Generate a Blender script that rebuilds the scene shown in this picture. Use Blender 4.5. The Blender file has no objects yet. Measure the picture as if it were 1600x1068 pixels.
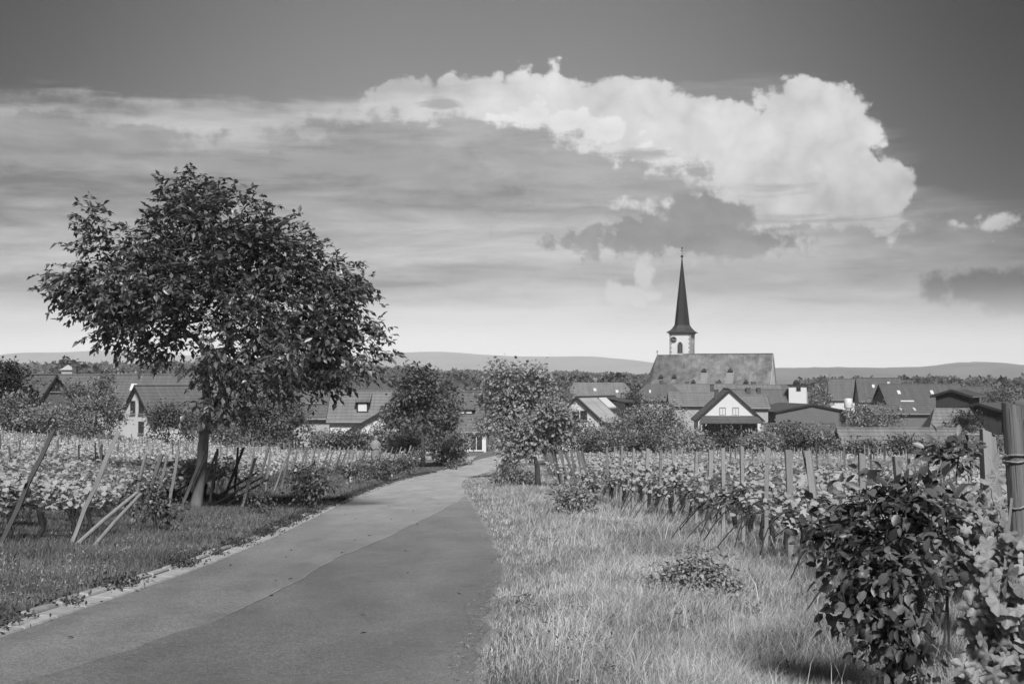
import bpy, math, random
import numpy as np
from mathutils import Vector, Matrix
R = math.radians
rng = np.random.default_rng(7)
random.seed(7)
S = bpy.context.scene
C = S.collection

# ------------------------------------------------------------------ camera
F = 2222.0                 # focal length in units of the 1600 px wide photograph (50 mm on 36 mm)
HORIZ = 590.0
EYE = 1.75
cam = bpy.data.cameras.new('camera')
cam.lens = 50.0; cam.sensor_width = 36.0; cam.clip_start = 0.1; cam.clip_end = 40000
camo = bpy.data.objects.new('camera', cam)
camo.location = (0, 0, EYE)
camo.rotation_euler = (R(90 + math.degrees(math.atan((HORIZ - 534) / F))), 0, 0)
C.objects.link(camo); S.camera = camo

# ------------------------------------------------------------------ render / exposure
S.render.engine = 'CYCLES'
S.cycles.use_denoising = True
S.cycles.use_adaptive_sampling = True
S.cycles.adaptive_threshold = 0.015
S.cycles.max_bounces = 5; S.cycles.diffuse_bounces = 2; S.cycles.glossy_bounces = 2
S.cycles.transmission_bounces = 3; S.cycles.transparent_max_bounces = 6; S.cycles.volume_bounces = 0
S.cycles.caustics_reflective = False; S.cycles.caustics_refractive = False
S.view_settings.view_transform = 'Standard'
S.view_settings.look = 'None'
S.view_settings.exposure = 1.1
S.view_settings.gamma = 1.0

# ------------------------------------------------------------------ sun
SUN_EL, SUN_AZ = 44.0, 172.0       # azimuth clockwise from +Y (view direction): behind the camera, a little to its right
sd = Vector((math.sin(R(SUN_AZ)) * math.cos(R(SUN_EL)), math.cos(R(SUN_AZ)) * math.cos(R(SUN_EL)), math.sin(R(SUN_EL))))
sun = bpy.data.lights.new('sun', 'SUN')
sun.energy = 2.4; sun.angle = R(12.0); sun.color = (1, 1, 1)
suno = bpy.data.objects.new('sun', sun)
suno.rotation_euler = sd.to_track_quat('Z', 'Y').to_euler()
suno.location = (-20, -40, 60)
C.objects.link(suno)

# ------------------------------------------------------------------ world: red-filtered sky and clouds
W = bpy.data.worlds.new('World'); S.world = W; W.use_nodes = True
nt = W.node_tree; nt.nodes.clear()
STR = 0.10

class E:
    """a float socket with arithmetic"""
    def __init__(s, sock): s.s = sock
    def _m(s, op, *o, clamp=False):
        n = nt.nodes.new('ShaderNodeMath'); n.operation = op; n.use_clamp = clamp
        for i, v in enumerate((s,) + o):
            if isinstance(v, E): nt.links.new(v.s, n.inputs[i])
            else: n.inputs[i].default_value = float(v)
        return E(n.outputs[0])
    def __add__(s, o): return s._m('ADD', o)
    def __radd__(s, o): return s._m('ADD', o)
    def __sub__(s, o): return s._m('SUBTRACT', o)
    def __rsub__(s, o): return (s * -1.0) + o
    def __mul__(s, o): return s._m('MULTIPLY', o)
    def __rmul__(s, o): return s._m('MULTIPLY', o)
    def __truediv__(s, o): return s._m('DIVIDE', o)
    def max(s, o): return s._m('MAXIMUM', o)
    def min(s, o): return s._m('MINIMUM', o)
    def smax(s, o, k): return s._m('SMOOTH_MAX', o, k)

def step(x, a, b):
    n = nt.nodes.new('ShaderNodeMapRange'); n.interpolation_type = 'SMOOTHSTEP'
    nt.links.new(x.s, n.inputs['Value'])
    if a < b: v = (a, b, 0.0, 1.0)
    else: v = (b, a, 1.0, 0.0)
    for k, q in zip(('From Min', 'From Max', 'To Min', 'To Max'), v): n.inputs[k].default_value = q
    return E(n.outputs['Result'])
def mix(a, b, f): return a + (b - a) * f

tc = nt.nodes.new('ShaderNodeTexCoord')
sep = nt.nodes.new('ShaderNodeSeparateXYZ'); nt.links.new(tc.outputs['Generated'], sep.inputs[0])
dx, dy, dz = (E(sep.outputs[i]) for i in range(3))
AX = dx._m('ARCTAN2', dy) * F          # azimuth and elevation of the sky direction, in 1/2222 rad
AY = dz._m('ARCSINE') * F
def noise(scale, sx=1, sy=1, sz=1, detail=6, rough=0.55, seed=0.0, dist=0.0):
    m = nt.nodes.new('ShaderNodeMapping'); nt.links.new(tc.outputs['Generated'], m.inputs[0])
    m.inputs['Scale'].default_value = (sx, sy, sz); m.inputs['Location'].default_value = (seed, seed * 1.7, seed * .6)
    n = nt.nodes.new('ShaderNodeTexNoise'); nt.links.new(m.outputs[0], n.inputs['Vector'])
    n.inputs['Scale'].default_value = scale; n.inputs['Detail'].default_value = detail
    n.inputs['Roughness'].default_value = rough; n.inputs['Distortion'].default_value = dist
    return E(n.outputs[0])
def cpos(px, py):
    a = math.atan((px - 800) / F); return F * a, F * math.atan((HORIZ - py) / F * math.cos(a))
def blob(px, py, rx, ry):
    cx, cy = cpos(px, py)
    u = (AX - cx) * (1 / rx); v = (AY - cy) * (1 / ry)
    return (1.0 - (u * u + v * v)._m('SQRT')) * min(rx, ry)
def union(lst, k=12):
    f = blob(*lst[0])
    for b in lst[1:]: f = f.smax(blob(*b), k)
    return f

sky = nt.nodes.new('ShaderNodeTexSky'); sky.sky_type = 'NISHITA'; sky.sun_disc = False
sky.sun_elevation = R(SUN_EL); sky.sun_rotation = R(SUN_AZ)
sky.air_density = 1.0; sky.dust_density = 1.2; sky.ozone_density = 1.0; sky.altitude = 200
srgb = nt.nodes.new('ShaderNodeSeparateColor'); nt.links.new(sky.outputs[0], srgb.inputs[0])
base = E(srgb.outputs[0]) * 0.85 + E(srgb.outputs[1]) * 0.15
base = base * (0.37 - step(AX, 50, 850) * 0.31 - step(AX, -150, -900) * 0.27)       # black and white film behind a red filter

n_big = noise(5, detail=9, rough=0.62, seed=3.1)
n_fine = noise(80, detail=6, rough=0.6, seed=2.3)
n_puff = noise(30, detail=9, rough=0.62, seed=8.3)
n_str = noise(5, 1, 1, 8, detail=9, rough=0.6, seed=1.7, dist=0.3)
n_str2 = noise(11, 1, 1, 6, detail=9, rough=0.62, seed=5.2, dist=0.5)
n_veil = noise(1.6, 1, 1, 3, detail=5, rough=0.5, seed=12.0)
K = 1.0 / STR / 2.1
b1 = (noise(20, detail=1.2, rough=0.5, seed=6.1, dist=.4) - 0.5)._m('ABSOLUTE'); b2 = (noise(48, detail=1.5, rough=0.55, seed=4.4, dist=.4) - 0.5)._m('ABSOLUTE'); b3 = (noise(110, detail=2, rough=0.6, seed=9.4) - 0.5)._m('ABSOLUTE')
bil = b1 * 130 + b2 * 75 + b3 * 40 - 21.0
col = base
# thin veil of altostratus, all round the sky at middle heights; densest under the big cloud
veil = step(AY + (n_str - 0.5) * 420 + (n_veil - 0.5) * 300 + step(AX, -900, 100) * 45 + step(AX, 380, 760) * 190, 450, 345) * step(AY, 15, 130)
veil_c = 0.33 + (n_str - 0.5) * 1.1 + (n_str2 - .5) * .55 + step(AY, 330, 40) * 0.10 + step(AX, -800, 0) * .05 - step(AX, 300, 800) * 0.07
col = mix(col, veil_c.max(.16) * K, veil * (0.9 - step(AX, 380, 720) * 0.35))
# pale upper edge of the bank at the left
edge = union([(-100, 172, 200, 24), (90, 178, 260, 26), (380, 200, 270, 42), (560, 194, 160, 46), (660, 170, 120, 45)], 10) + (n_str - .5) * 150 + (n_puff - .5) * 60
col = mix(col, (0.50 + (n_str2 - .5) * .7 + (n_str - .5) * .3) * K, step(edge, -12, 26) * 0.85)
# the big bright cumulus bank
cb = union([(640, 168, 80, 42), (740, 168, 100, 52), (850, 172, 110, 56), (975, 180, 105, 64), (1085, 208, 95, 58),
            (1110, 275, 190, 62), (930, 235, 170, 50), (1262, 190, 88, 62), (1318, 210, 52, 40), (1265, 262, 110, 62),
            (1345, 300, 76, 50), (1392, 290, 38, 36), (1200, 318, 140, 34), (1420, 344, 46, 9), (1500, 353, 36, 6)], 12)
cbf = cb * 1.35 + 9.0 + (n_big - 0.5) * 55 + bil + (n_puff - .5) * 34 + (n_fine - .5) * 26 + (n_str2 - .5) * 34
dens = step(cbf, -4, 11) * (0.5 + 0.5 * step(AX + (n_str - .5) * 500, -230, 20))
relief = noise(30, detail=7, rough=0.6, seed=8.314) - noise(30, detail=7, rough=0.6, seed=8.3)
cbc = 0.70 + relief * 0.35 + (b1 - .1) * .42 + (b2 - .1) * .28 + (n_big - .5) * 0.28 - step(AY, 330, 255) * 0.14 - step(AX, 330, 450) * .06
col = mix(col, cbc.max(.4) * K, dens * 0.97)
# a nearer turret with a bright rim inside the bank
cb2 = union([(838, 176, 44, 24), (893, 190, 60, 26), (945, 206, 62, 24), (800, 192, 60, 16), (1000, 230, 46, 10)], 6) * 1.3 + bil * .8 + (n_fine - .5) * 20
col = mix(col, 0.64 * K, step(cb2, -14, 1) * 0.5)
col = mix(col, (0.80 + (b1 - .1) * .5 + (b2 - .1) * .3 - step(cb2, 8, 40) * .10) * K, step(cb2, -1, 7))
# nearer grey banks in front of it
g1 = 9.0 + union([(600, 222, 130, 30), (740, 232, 150, 38), (860, 266, 150, 34), (700, 290, 160, 30), (930, 304, 110, 24), (540, 205, 40, 12)], 14) + (n_puff - .5) * 95 + (n_str - .5) * 90 + (n_fine - .5) * 40
col = mix(col, (0.30 + (n_str2 - .5) * .5 + (n_puff - .5) * .2) * K, step(g1, -3, 16) * 0.85)
g1b = union([(1000, 240, 60, 9), (470, 196, 22, 5), (690, 160, 22, 6), (520, 260, 190, 16)], 6) + (n_str2 - .5) * 60
col = mix(col, 0.31 * K, step(g1b, -2, 9) * 0.7)
g2 = 3.0 + union([(-60, 200, 120, 22), (60, 196, 95, 24), (190, 218, 120, 17), (40, 236, 200, 22), (300, 250, 120, 12)], 10) + (n_puff - .5) * 75 + (n_str - .5) * 70 + (n_fine - .5) * 30
col = mix(col, (0.265 + (n_str2 - .5) * .4) * K, step(g2, -3, 14) * 0.85)
g3 = 8.0 + union([(1010, 362, 66, 24), (1105, 342, 66, 36), (1080, 372, 165, 24), (1180, 376, 76, 20)], 10) + (n_puff - .5) * 85 + (n_fine - .5) * 50
col = mix(col, (0.215 + (n_puff - .5) * .35) * K, step(g3, -2, 12) * 0.9)
g4 = union([(1260, 338, 110, 9), (1290, 365, 120, 10), (1180, 298, 45, 6), (1440, 362, 110, 9)], 8) + (n_str2 - .5) * 80
col = mix(col, (0.27 + (n_str - .5) * .4) * K, step(g4, -4, 12) * 0.6)
g5 = union([(1180, 430, 170, 32), (1120, 465, 120, 26), (1330, 440, 120, 16)], 12) + (n_str - .5) * 150 + (n_puff - .5) * 70
col = mix(col, (0.34 + (n_str2 - .5) * .4) * K, step(g5, -8, 26) * 0.6)
g6 = 12.0 + union([(1545, 452, 62, 22), (1600, 455, 60, 30), (1700, 462, 120, 26)], 10) + (n_puff - .5) * 85 + (n_fine - .5) * 40
col = mix(col, (0.03 + (n_puff - .5) * .1).max(0) * K, step(g6, -4, 14) * 0.85)
# small bright turrets low over the village
p1 = union([(1002, 432, 17, 26), (985, 455, 30, 16), (1018, 462, 26, 10)], 8) + (n_puff - .5) * 70 + (n_fine - .5) * 30
p1 = p1 + bil * .5
col = mix(col, 0.60 * K, step(p1, -3, 10) * 0.85)
p2 = union([(1112, 402, 20, 6), (1085, 412, 10, 12), (1340, 508, 60, 5)], 6) + (n_puff - .5) * 50
col = mix(col, 0.58 * K, step(p2, -2, 12) * 0.6)
# bright air along the horizon
col = mix(col, 1.08 * K, step(AY, 150, 5) * 0.97)
bg = nt.nodes.new('ShaderNodeBackground'); bg.inputs['Strength'].default_value = STR
nt.links.new(col.s, bg.inputs['Color'])
wo = nt.nodes.new('ShaderNodeOutputWorld'); nt.links.new(bg.outputs[0], wo.inputs[0])
W.cycles.sampling_method = 'MANUAL'; W.cycles.sample_map_resolution = 512

# ------------------------------------------------------------------ helpers
def tag(o, label=None, cat=None, group=None, kind=None):
    if label: o['label'] = label
    if cat: o['category'] = cat
    if group: o['group'] = group
    if kind: o['kind'] = kind
    return o
def empty(name, loc=(0, 0, 0), rz=0.0):
    o = bpy.data.objects.new(name, None); o.location = loc; o.rotation_euler = (0, 0, rz)
    o.empty_display_size = 0.2; C.objects.link(o); return o
def link(name, me, parent=None):
    o = bpy.data.objects.new(name, me); C.objects.link(o)
    if parent is not None: o.parent = parent
    return o
def np_mesh(name, V, Fc, m, smooth=False):
    me = bpy.data.meshes.new(name)
    V = np.ascontiguousarray(V, dtype=np.float32); Fc = np.ascontiguousarray(Fc, dtype=np.int32)
    k = Fc.shape[1]
    me.vertices.add(len(V)); me.vertices.foreach_set('co', V.ravel())
    me.loops.add(Fc.size); me.loops.foreach_set('vertex_index', Fc.ravel())
    me.polygons.add(len(Fc))
    me.polygons.foreach_set('loop_start', np.arange(0, Fc.size, k, dtype=np.int32))
    if smooth: me.polygons.foreach_set('use_smooth', np.ones(len(Fc), dtype=bool))
    me.update(calc_edges=True)
    if m: me.materials.append(m)
    return me

class MB:
    def __init__(s): s.v = []; s.f = []
    def add(s, vs, fs):
        n = len(s.v); s.v += [tuple(p) for p in vs]; s.f += [tuple(i + n for i in q) for q in fs]; return s
    def box(s, x0, x1, y0, y1, z0, z1):
        return s.add([(x0, y0, z0), (x1, y0, z0), (x1, y1, z0), (x0, y1, z0), (x0, y0, z1), (x1, y0, z1), (x1, y1, z1), (x0, y1, z1)],
                     [(0, 3, 2, 1), (4, 5, 6, 7), (0, 1, 5, 4), (1, 2, 6, 5), (2, 3, 7, 6), (3, 0, 4, 7)])
    def prism(s, prof, x0, x1):                   # (y,z) profile pushed along x
        n = len(prof)
        vs = [(x0, y, z) for y, z in prof] + [(x1, y, z) for y, z in prof]
        fs = [tuple(range(n))[::-1], tuple(range(n, 2 * n))] + [(i, (i + 1) % n, n + (i + 1) % n, n + i) for i in range(n)]
        return s.add(vs, fs)
    def tube(s, pts, rad, sides=6, cap=True):
        pts = [Vector(p) for p in pts]; n = len(pts)
        if not hasattr(rad, '__len__'): rad = [rad] * n
        vs = []; fs = []
        for i, p in enumerate(pts):
            d = (pts[min(i + 1, n - 1)] - pts[max(i - 1, 0)])
            if d.length < 1e-6: d = Vector((0, 0, 1))
            d.normalize()
            a = d.cross(Vector((0.31, 0.95, 0.05)) if abs(d.z) > .7 else Vector((0, 0, 1)))
            a.normalize(); b = d.cross(a)
            for k in range(sides):
                t = 2 * math.pi * k / sides
                vs.append(p + (a * math.cos(t) + b * math.sin(t)) * rad[i])
        for i in range(n - 1):
            for k in range(sides):
                q = (k + 1) % sides
                fs.append((i * sides + k, i * sides + q, (i + 1) * sides + q, (i + 1) * sides + k))
        if cap: fs += [tuple(range(sides))[::-1], tuple(range((n - 1) * sides, n * sides))]
        return s.add(vs, fs)
    def lathe(s, prof, cx=0, cy=0, sides=16, rot=0.0):    # (r,z)
        n = len(prof); vs = []; fs = []
        for r, z in prof:
            for k in range(sides):
                t = 2 * math.pi * k / sides + rot
                vs.append((cx + r * math.cos(t), cy + r * math.sin(t), z))
        for i in range(n - 1):
            for k in range(sides):
                q = (k + 1) % sides
                fs.append((i * sides + k, i * sides + q, (i + 1) * sides + q, (i + 1) * sides + k))
        fs += [tuple(range(sides))[::-1], tuple(range((n - 1) * sides, n * sides))]
        return s.add(vs, fs)
    def mesh(s, name, m, smooth=False):
        me = bpy.data.meshes.new(name); me.from_pydata(s.v, [], s.f); me.update()
        if m: me.materials.append(m)
        if smooth:
            for p in me.polygons: p.use_smooth = True
        return me
    def build(s, name, m, parent=None, smooth=False):
        return link(name, s.mesh(name, m, smooth), parent)

ONES = ['', 'first', 'second', 'third', 'fourth', 'fifth', 'sixth', 'seventh', 'eighth', 'ninth', 'tenth', 'eleventh', 'twelfth', 'thirteenth',
        'fourteenth', 'fifteenth', 'sixteenth', 'seventeenth', 'eighteenth', 'nineteenth']
TENS = {2: ('twenty', 'twentieth'), 3: ('thirty', 'thirtieth'), 4: ('forty', 'fortieth'), 5: ('fifty', 'fiftieth'), 6: ('sixty', 'sixtieth'), 7: ('seventy', 'seventieth')}
def nth(n):
    if n < 20: return ONES[n]
    t, o = divmod(n, 10)
    return TENS[t][1] if o == 0 else TENS[t][0] + '-' + ONES[o]

# ------------------------------------------------------------------ materials (black and white: every colour is a grey)
def mat(name, col, rough=.85, var=.25, scale=4., detail=5, spec=.25, island=0., objr=0., bump=0., bscale=30., sq=(1, 1, 1), coord='Object', transl=0., extra=None):
    m = bpy.data.materials.new(name); m.use_nodes = True; t = m.node_tree; N = t.nodes; L = t.links
    p = N['Principled BSDF']; out = N['Material Output']
    p.inputs['Roughness'].default_value = rough; p.inputs['Specular IOR Level'].default_value = spec
    tcn = N.new('ShaderNodeTexCoord'); mp = N.new('ShaderNodeMapping'); L.new(tcn.outputs[coord], mp.inputs[0]); mp.inputs['Scale'].default_value = sq
    def M(op, a, b):
        n = N.new('ShaderNodeMath'); n.operation = op
        for i, v in enumerate((a, b)):
            if isinstance(v, (int, float)): n.inputs[i].default_value = v
            else: L.new(v, n.inputs[i])
        return n.outputs[0]
    def NZ(sc, det=detail, ro=.6):
        n = N.new('ShaderNodeTexNoise'); L.new(mp.outputs[0], n.inputs['Vector'])
        n.inputs['Scale'].default_value = sc; n.inputs['Detail'].default_value = det; n.inputs['Roughness'].default_value = ro
        return n.outputs[0]
    v = None
    if var:
        v = M('ADD', M('MULTIPLY', M('SUBTRACT', NZ(scale), .5), 2.6 * var), 1.0)
        v = M('MULTIPLY', v, col)
    else:
        v = M('MULTIPLY', 1.0, col)
    if island:
        g = N.new('ShaderNodeNewGeometry'); v = M('MULTIPLY', v, M('ADD', M('MULTIPLY', g.outputs['Random Per Island'], 2 * island), 1 - island))
    if objr:
        g = N.new('ShaderNodeObjectInfo'); v = M('MULTIPLY', v, M('ADD', M('MULTIPLY', g.outputs['Random'], 2 * objr), 1 - objr))
    hgt = NZ(bscale, 4) if bump else None
    if extra: v, hgt = extra(N, L, M, NZ, tcn, mp, v, hgt)
    v = M('MAXIMUM', v, 0.004)
    L.new(v, p.inputs['Base Color'])
    if hgt is not None:
        b = N.new('ShaderNodeBump'); b.inputs['Strength'].default_value = bump; b.inputs['Distance'].default_value = .02
        L.new(hgt, b.inputs['Height']); L.new(b.outputs[0], p.inputs['Normal'])
    if transl:
        tr = N.new('ShaderNodeBsdfTranslucent'); L.new(v, tr.inputs['Color'])
        mx = N.new('ShaderNodeMixShader'); mx.inputs[0].default_value = transl
        L.new(p.outputs[0], mx.inputs[1]); L.new(tr.outputs[0], mx.inputs[2]); L.new(mx.outputs[0], out.inputs['Surface'])
    return m

def tiles(row, colw, k=.35):
    """roof tiles: rows in height, columns along the ridge"""
    def f(N, L, M, NZ, tcn, mp, v, hgt):
        sp = N.new('ShaderNodeSeparateXYZ'); L.new(tcn.outputs['Object'], sp.inputs[0])
        fr = M('FRACT', M('DIVIDE', sp.outputs[2], row), 0); fc = M('FRACT', M('DIVIDE', sp.outputs[0], colw), 0)
        dark = M('MULTIPLY', M('LESS_THAN', fr, .22), k)
        dark2 = M('MULTIPLY', M('LESS_THAN', fc, .16), k * .3)
        h = M('ADD', fr, M('MULTIPLY', M('SINE', M('MULTIPLY', fc, 6.283), 0), .3))
        v = M('MULTIPLY', v, M('SUBTRACT', M('SUBTRACT', 1.0, dark), dark2))
        st = N.new('ShaderNodeTexNoise'); m2 = N.new('ShaderNodeMapping'); L.new(tcn.outputs['Object'], m2.inputs[0])
        m2.inputs['Scale'].default_value = (1.6, .12, .12); L.new(m2.outputs[0], st.inputs['Vector']); st.inputs['Scale'].default_value = 1.3; st.inputs['Detail'].default_value = 6
        v = M('MULTIPLY', v, M('ADD', M('MULTIPLY', st.outputs[0], .7), .65))
        return v, h
    return f

def asphalt(N, L, M, NZ, tcn, mp, v, hgt):
    big = N.new('ShaderNodeTexNoise'); m2 = N.new('ShaderNodeMapping'); L.new(tcn.outputs['Object'], m2.inputs[0])
    m2.inputs['Scale'].default_value = (.9, .25, 1); L.new(m2.outputs[0], big.inputs['Vector']); big.inputs['Scale'].default_value = 1.4; big.inputs['Detail'].default_value = 8
    v = M('MULTIPLY', v, M('ADD', M('MULTIPLY', big.outputs[0], 1.0), .5))
    v = M('MULTIPLY', v, M('ADD', M('MULTIPLY', NZ(70, 2), 3.4), -.7))
    v = M('MULTIPLY', v, M('ADD', M('MULTIPLY', NZ(24, 3), 1.5), .25))
    v = M('MULTIPLY', v, M('ADD', M('MULTIPLY', NZ(3.1, 6, .7), .7), .65))
    sp = N.new('ShaderNodeSeparateXYZ'); L.new(tcn.outputs['Object'], sp.inputs[0])       # paler down the lane: bleached surface, plus grazing sheen and vignetting painted in
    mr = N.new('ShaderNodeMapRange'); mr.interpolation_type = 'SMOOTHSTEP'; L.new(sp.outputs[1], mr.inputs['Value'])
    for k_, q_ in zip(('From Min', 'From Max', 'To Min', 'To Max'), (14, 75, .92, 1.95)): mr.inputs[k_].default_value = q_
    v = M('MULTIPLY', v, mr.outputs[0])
    vc = N.new('ShaderNodeTexVoronoi'); vc.feature = 'DISTANCE_TO_EDGE'; m3 = N.new('ShaderNodeMapping'); L.new(tcn.outputs['Object'], m3.inputs[0]); m3.inputs['Scale'].default_value = (.55, .28, 1)
    ds = N.new('ShaderNodeTexNoise'); L.new(tcn.outputs['Object'], ds.inputs['Vector']); ds.inputs['Scale'].default_value = 1.6; ds.inputs['Detail'].default_value = 6
    ad = N.new('ShaderNodeVectorMath'); ad.operation = 'MULTIPLY_ADD'; L.new(ds.outputs['Color'], ad.inputs[0]); ad.inputs[1].default_value = (.7, .7, 0); L.new(m3.outputs[0], ad.inputs[2]); L.new(ad.outputs[0], vc.inputs['Vector'])
    crack = M('MULTIPLY', M('LESS_THAN', vc.outputs['Distance'], .006), M('GREATER_THAN', NZ(.45, 3), .5))
    v = M('MULTIPLY', v, M('SUBTRACT', 1.0, M('MULTIPLY', crack, .4)))
    return v, hgt
def fields(N, L, M, NZ, tcn, mp, v, hgt):
    vo = N.new('ShaderNodeTexVoronoi'); m2 = N.new('ShaderNodeMapping'); L.new(tcn.outputs['Object'], m2.inputs[0])
    m2.inputs['Scale'].default_value = (.0022, .0009, 1); m2.inputs['Rotation'].default_value = (0, 0, .3); L.new(m2.outputs[0], vo.inputs['Vector']); vo.inputs['Scale'].default_value = 1.
    bw = N.new('ShaderNodeRGBToBW'); L.new(vo.outputs['Color'], bw.inputs[0])
    return M('MULTIPLY', v, M('ADD', M('MULTIPLY', bw.outputs[0], 1.2), .5)), hgt
def grasspatch(N, L, M, NZ, tcn, mp, v, hgt):
    n = N.new('ShaderNodeTexNoise'); L.new(tcn.outputs['Object'], n.inputs['Vector']); n.inputs['Scale'].default_value = .55; n.inputs['Detail'].default_value = 4
    return M('MULTIPLY', v, M('ADD', M('MULTIPLY', n.outputs[0], 2.0), .05)), hgt

Mt = dict(
    ground=mat('soil and turf', .13, .95, .35, .8, 8, .1, extra=fields),
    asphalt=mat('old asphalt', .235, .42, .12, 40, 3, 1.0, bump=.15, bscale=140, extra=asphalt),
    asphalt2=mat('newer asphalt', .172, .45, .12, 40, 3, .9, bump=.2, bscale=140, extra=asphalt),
    concrete=mat('pale concrete', .37, .85, .35, 6, 6, .2, objr=.08, bump=.3, bscale=40),
    joint=mat('gritty joint', .24, .9, .6, 3, 6, .2),
    kerb=mat('kerb stone', .30, .9, .4, 9, 6, .2, objr=.25, bump=.5, bscale=30),
    grass_r=mat('dry tall grass', .38, .7, .2, 1.1, 5, .2, island=.45, transl=.25, extra=grasspatch),
    grass_l=mat('short green grass', .15, .7, .2, 1.1, 5, .2, island=.45, transl=.25, extra=grasspatch),
    straw=mat('straw', .42, .7, .1, 3, island=.3),
    weed=mat('kerb weeds', .07, .7, .2, 3, island=.5, transl=.2),
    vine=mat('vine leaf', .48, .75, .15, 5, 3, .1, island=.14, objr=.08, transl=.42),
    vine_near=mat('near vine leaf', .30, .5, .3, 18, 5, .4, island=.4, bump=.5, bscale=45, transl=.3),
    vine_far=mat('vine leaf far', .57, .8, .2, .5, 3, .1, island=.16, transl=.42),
    vine_bark=mat('vine bark', .035, .95, .5, 20, 5, .1, bump=.6, bscale=60),
    cane=mat('vine cane', .06, .8, .4, 12, 4, .2),
    walnut=mat('walnut leaf', .125, .36, .15, 3, 3, .7, island=.5, transl=.22),
    bark=mat('walnut bark', .165, .95, .45, 5, 8, .1, bump=.8, bscale=14, sq=(1, 1, .3)),
    bark_d=mat('dark bark', .07, .95, .45, 6, 6, .1, bump=.8, bscale=20, sq=(1, 1, .3)),
    leaf_d=mat('dark leaf', .13, .55, .2, .8, 3, .3, island=.5, transl=.22),
    leaf_m=mat('mid leaf', .24, .55, .2, .8, 3, .3, island=.5, transl=.25),
    leaf_p=mat('pale leaf', .32, .6, .2, .8, 3, .2, island=.35, transl=.3),
    conifer=mat('conifer needles', .03, .7, .3, 1, 3, .2, island=.5, transl=.1),
    forest=mat('far wood', .11, .8, .3, .02, 3, .1, island=.5, transl=.15),
    rose=mat('rose leaf', .12, .4, .25, 9, 4, .45, island=.65, transl=.22),
    rose_fl=mat('dark rose petals', .022, .6, .3, 10, 3, .3),
    white_fl=mat('white rose petals', .75, .6, .1, 10, 3, .3),
    wood=mat('weathered post wood', .24, .9, .35, 7, 7, .15, objr=.28, bump=.6, bscale=22, sq=(3, 3, .35)),
    wood_r=mat('split round post wood', .17, .9, .6, 6, 8, .15, bump=.9, bscale=18, sq=(4, 4, .25)),
    wood_d=mat('dark weathered wood', .13, .9, .4, 7, 7, .15, objr=.35, bump=.6, bscale=22, sq=(3, 3, .35)),
    boards=mat('dark timber boards', .05, .85, .4, 2, 5, .2, sq=(4, 4, .3)),
    steel=mat('galvanised wire', .22, .45, .2, 8, 3, .5),
    tank=mat('pale steel tank', .62, .4, .12, 1.5, 4, .5),
    plaster=mat('white plaster', .64, .9, .07, .8, 6, .2, bump=.1, bscale=30),
    plaster_g=mat('grey plaster', .15, .9, .12, .6, 6, .2),
    plaster_c=mat('cream plaster', .38, .9, .1, .8, 6, .2),
    stone=mat('sandstone', .30, .9, .3, 3, 5, .2, bump=.3, bscale=12),
    statue=mat('pale sandstone', .24, .85, .2, 5, 5, .2, bump=.3, bscale=14),
    roof=mat('brown roof tiles', .125, .8, .22, 1.3, 6, .3, bump=.5, extra=tiles(.30, .5, .3)),
    roof_l=mat('weathered roof tiles', .18, .8, .25, 1.0, 6, .3, bump=.5, extra=tiles(.30, .5, .3)),
    roof_d=mat('dark roof tiles', .10, .75, .25, 1.3, 6, .3, bump=.5, extra=tiles(.30, .5, .3)),
    roof_ch=mat('church roof tiles', .17, .85, 1.1, .5, 9, .2, bump=.5, extra=tiles(.2, .26, .2)),
    roof_ch2=mat('old church roof tiles', .125, .85, 1.1, .6, 9, .2, bump=.5, extra=tiles(.2, .26, .2)),
    roof_new=mat('new roof tiles', .235, .8, .12, 1, 5, .2, bump=.4, extra=tiles(.2, .26, .2)),
    metal=mat('ribbed roof sheet', .16, .5, .2, .7, 5, .4, bump=.5, extra=tiles(50, .3, .35)),
    metal_d=mat('bitumen roof sheet', .08, .7, .2, .7, 5, .3),
    slate=mat('spire slate', .02, .5, .3, 3, 5, .45, bump=.3, extra=tiles(.3, .3, .2)),
    slate_l=mat('spire skirt slate', .05, .55, .3, 3, 5, .45, extra=tiles(.3, .3, .2)),
    trim=mat('dark eaves trim', .03, .7, .2, 2, 3, .3),
    frame=mat('white window frame', .7, .6, .05, 2, 3, .4),
    frame_d=mat('brown window frame', .06, .6, .1, 2, 3, .4),
    shutter=mat('pale roller shutter', .62, .7, .05, 2, 3, .3),
    glass=mat('window glass', .03, .08, .1, 2, 2, .6),
    panel=mat('pale roof sheet', .42, .35, .06, 1, 3, .5, extra=tiles(1.7, 1.6, .12)),
    solar=mat('solar collector', .06, .15, .1, 2, 3, .6, extra=tiles(.5, .5, .4)),
    ivy=mat('ivy leaf', .05, .5, .2, 1, 3, .35, island=.5, transl=.15),
    hill=mat('wooded hill', .08, .95, 1.2, .0035, 9, .05),
    clock=mat('clock dial', .02, .5, .1, 2), gold=mat('clock hands', .6, .4, .05, 2),
    white=mat('white paint', .6, .6, .05, 3), brick=mat('brown brick', .09, .9, .3, 2, 6, .2),
)

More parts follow.
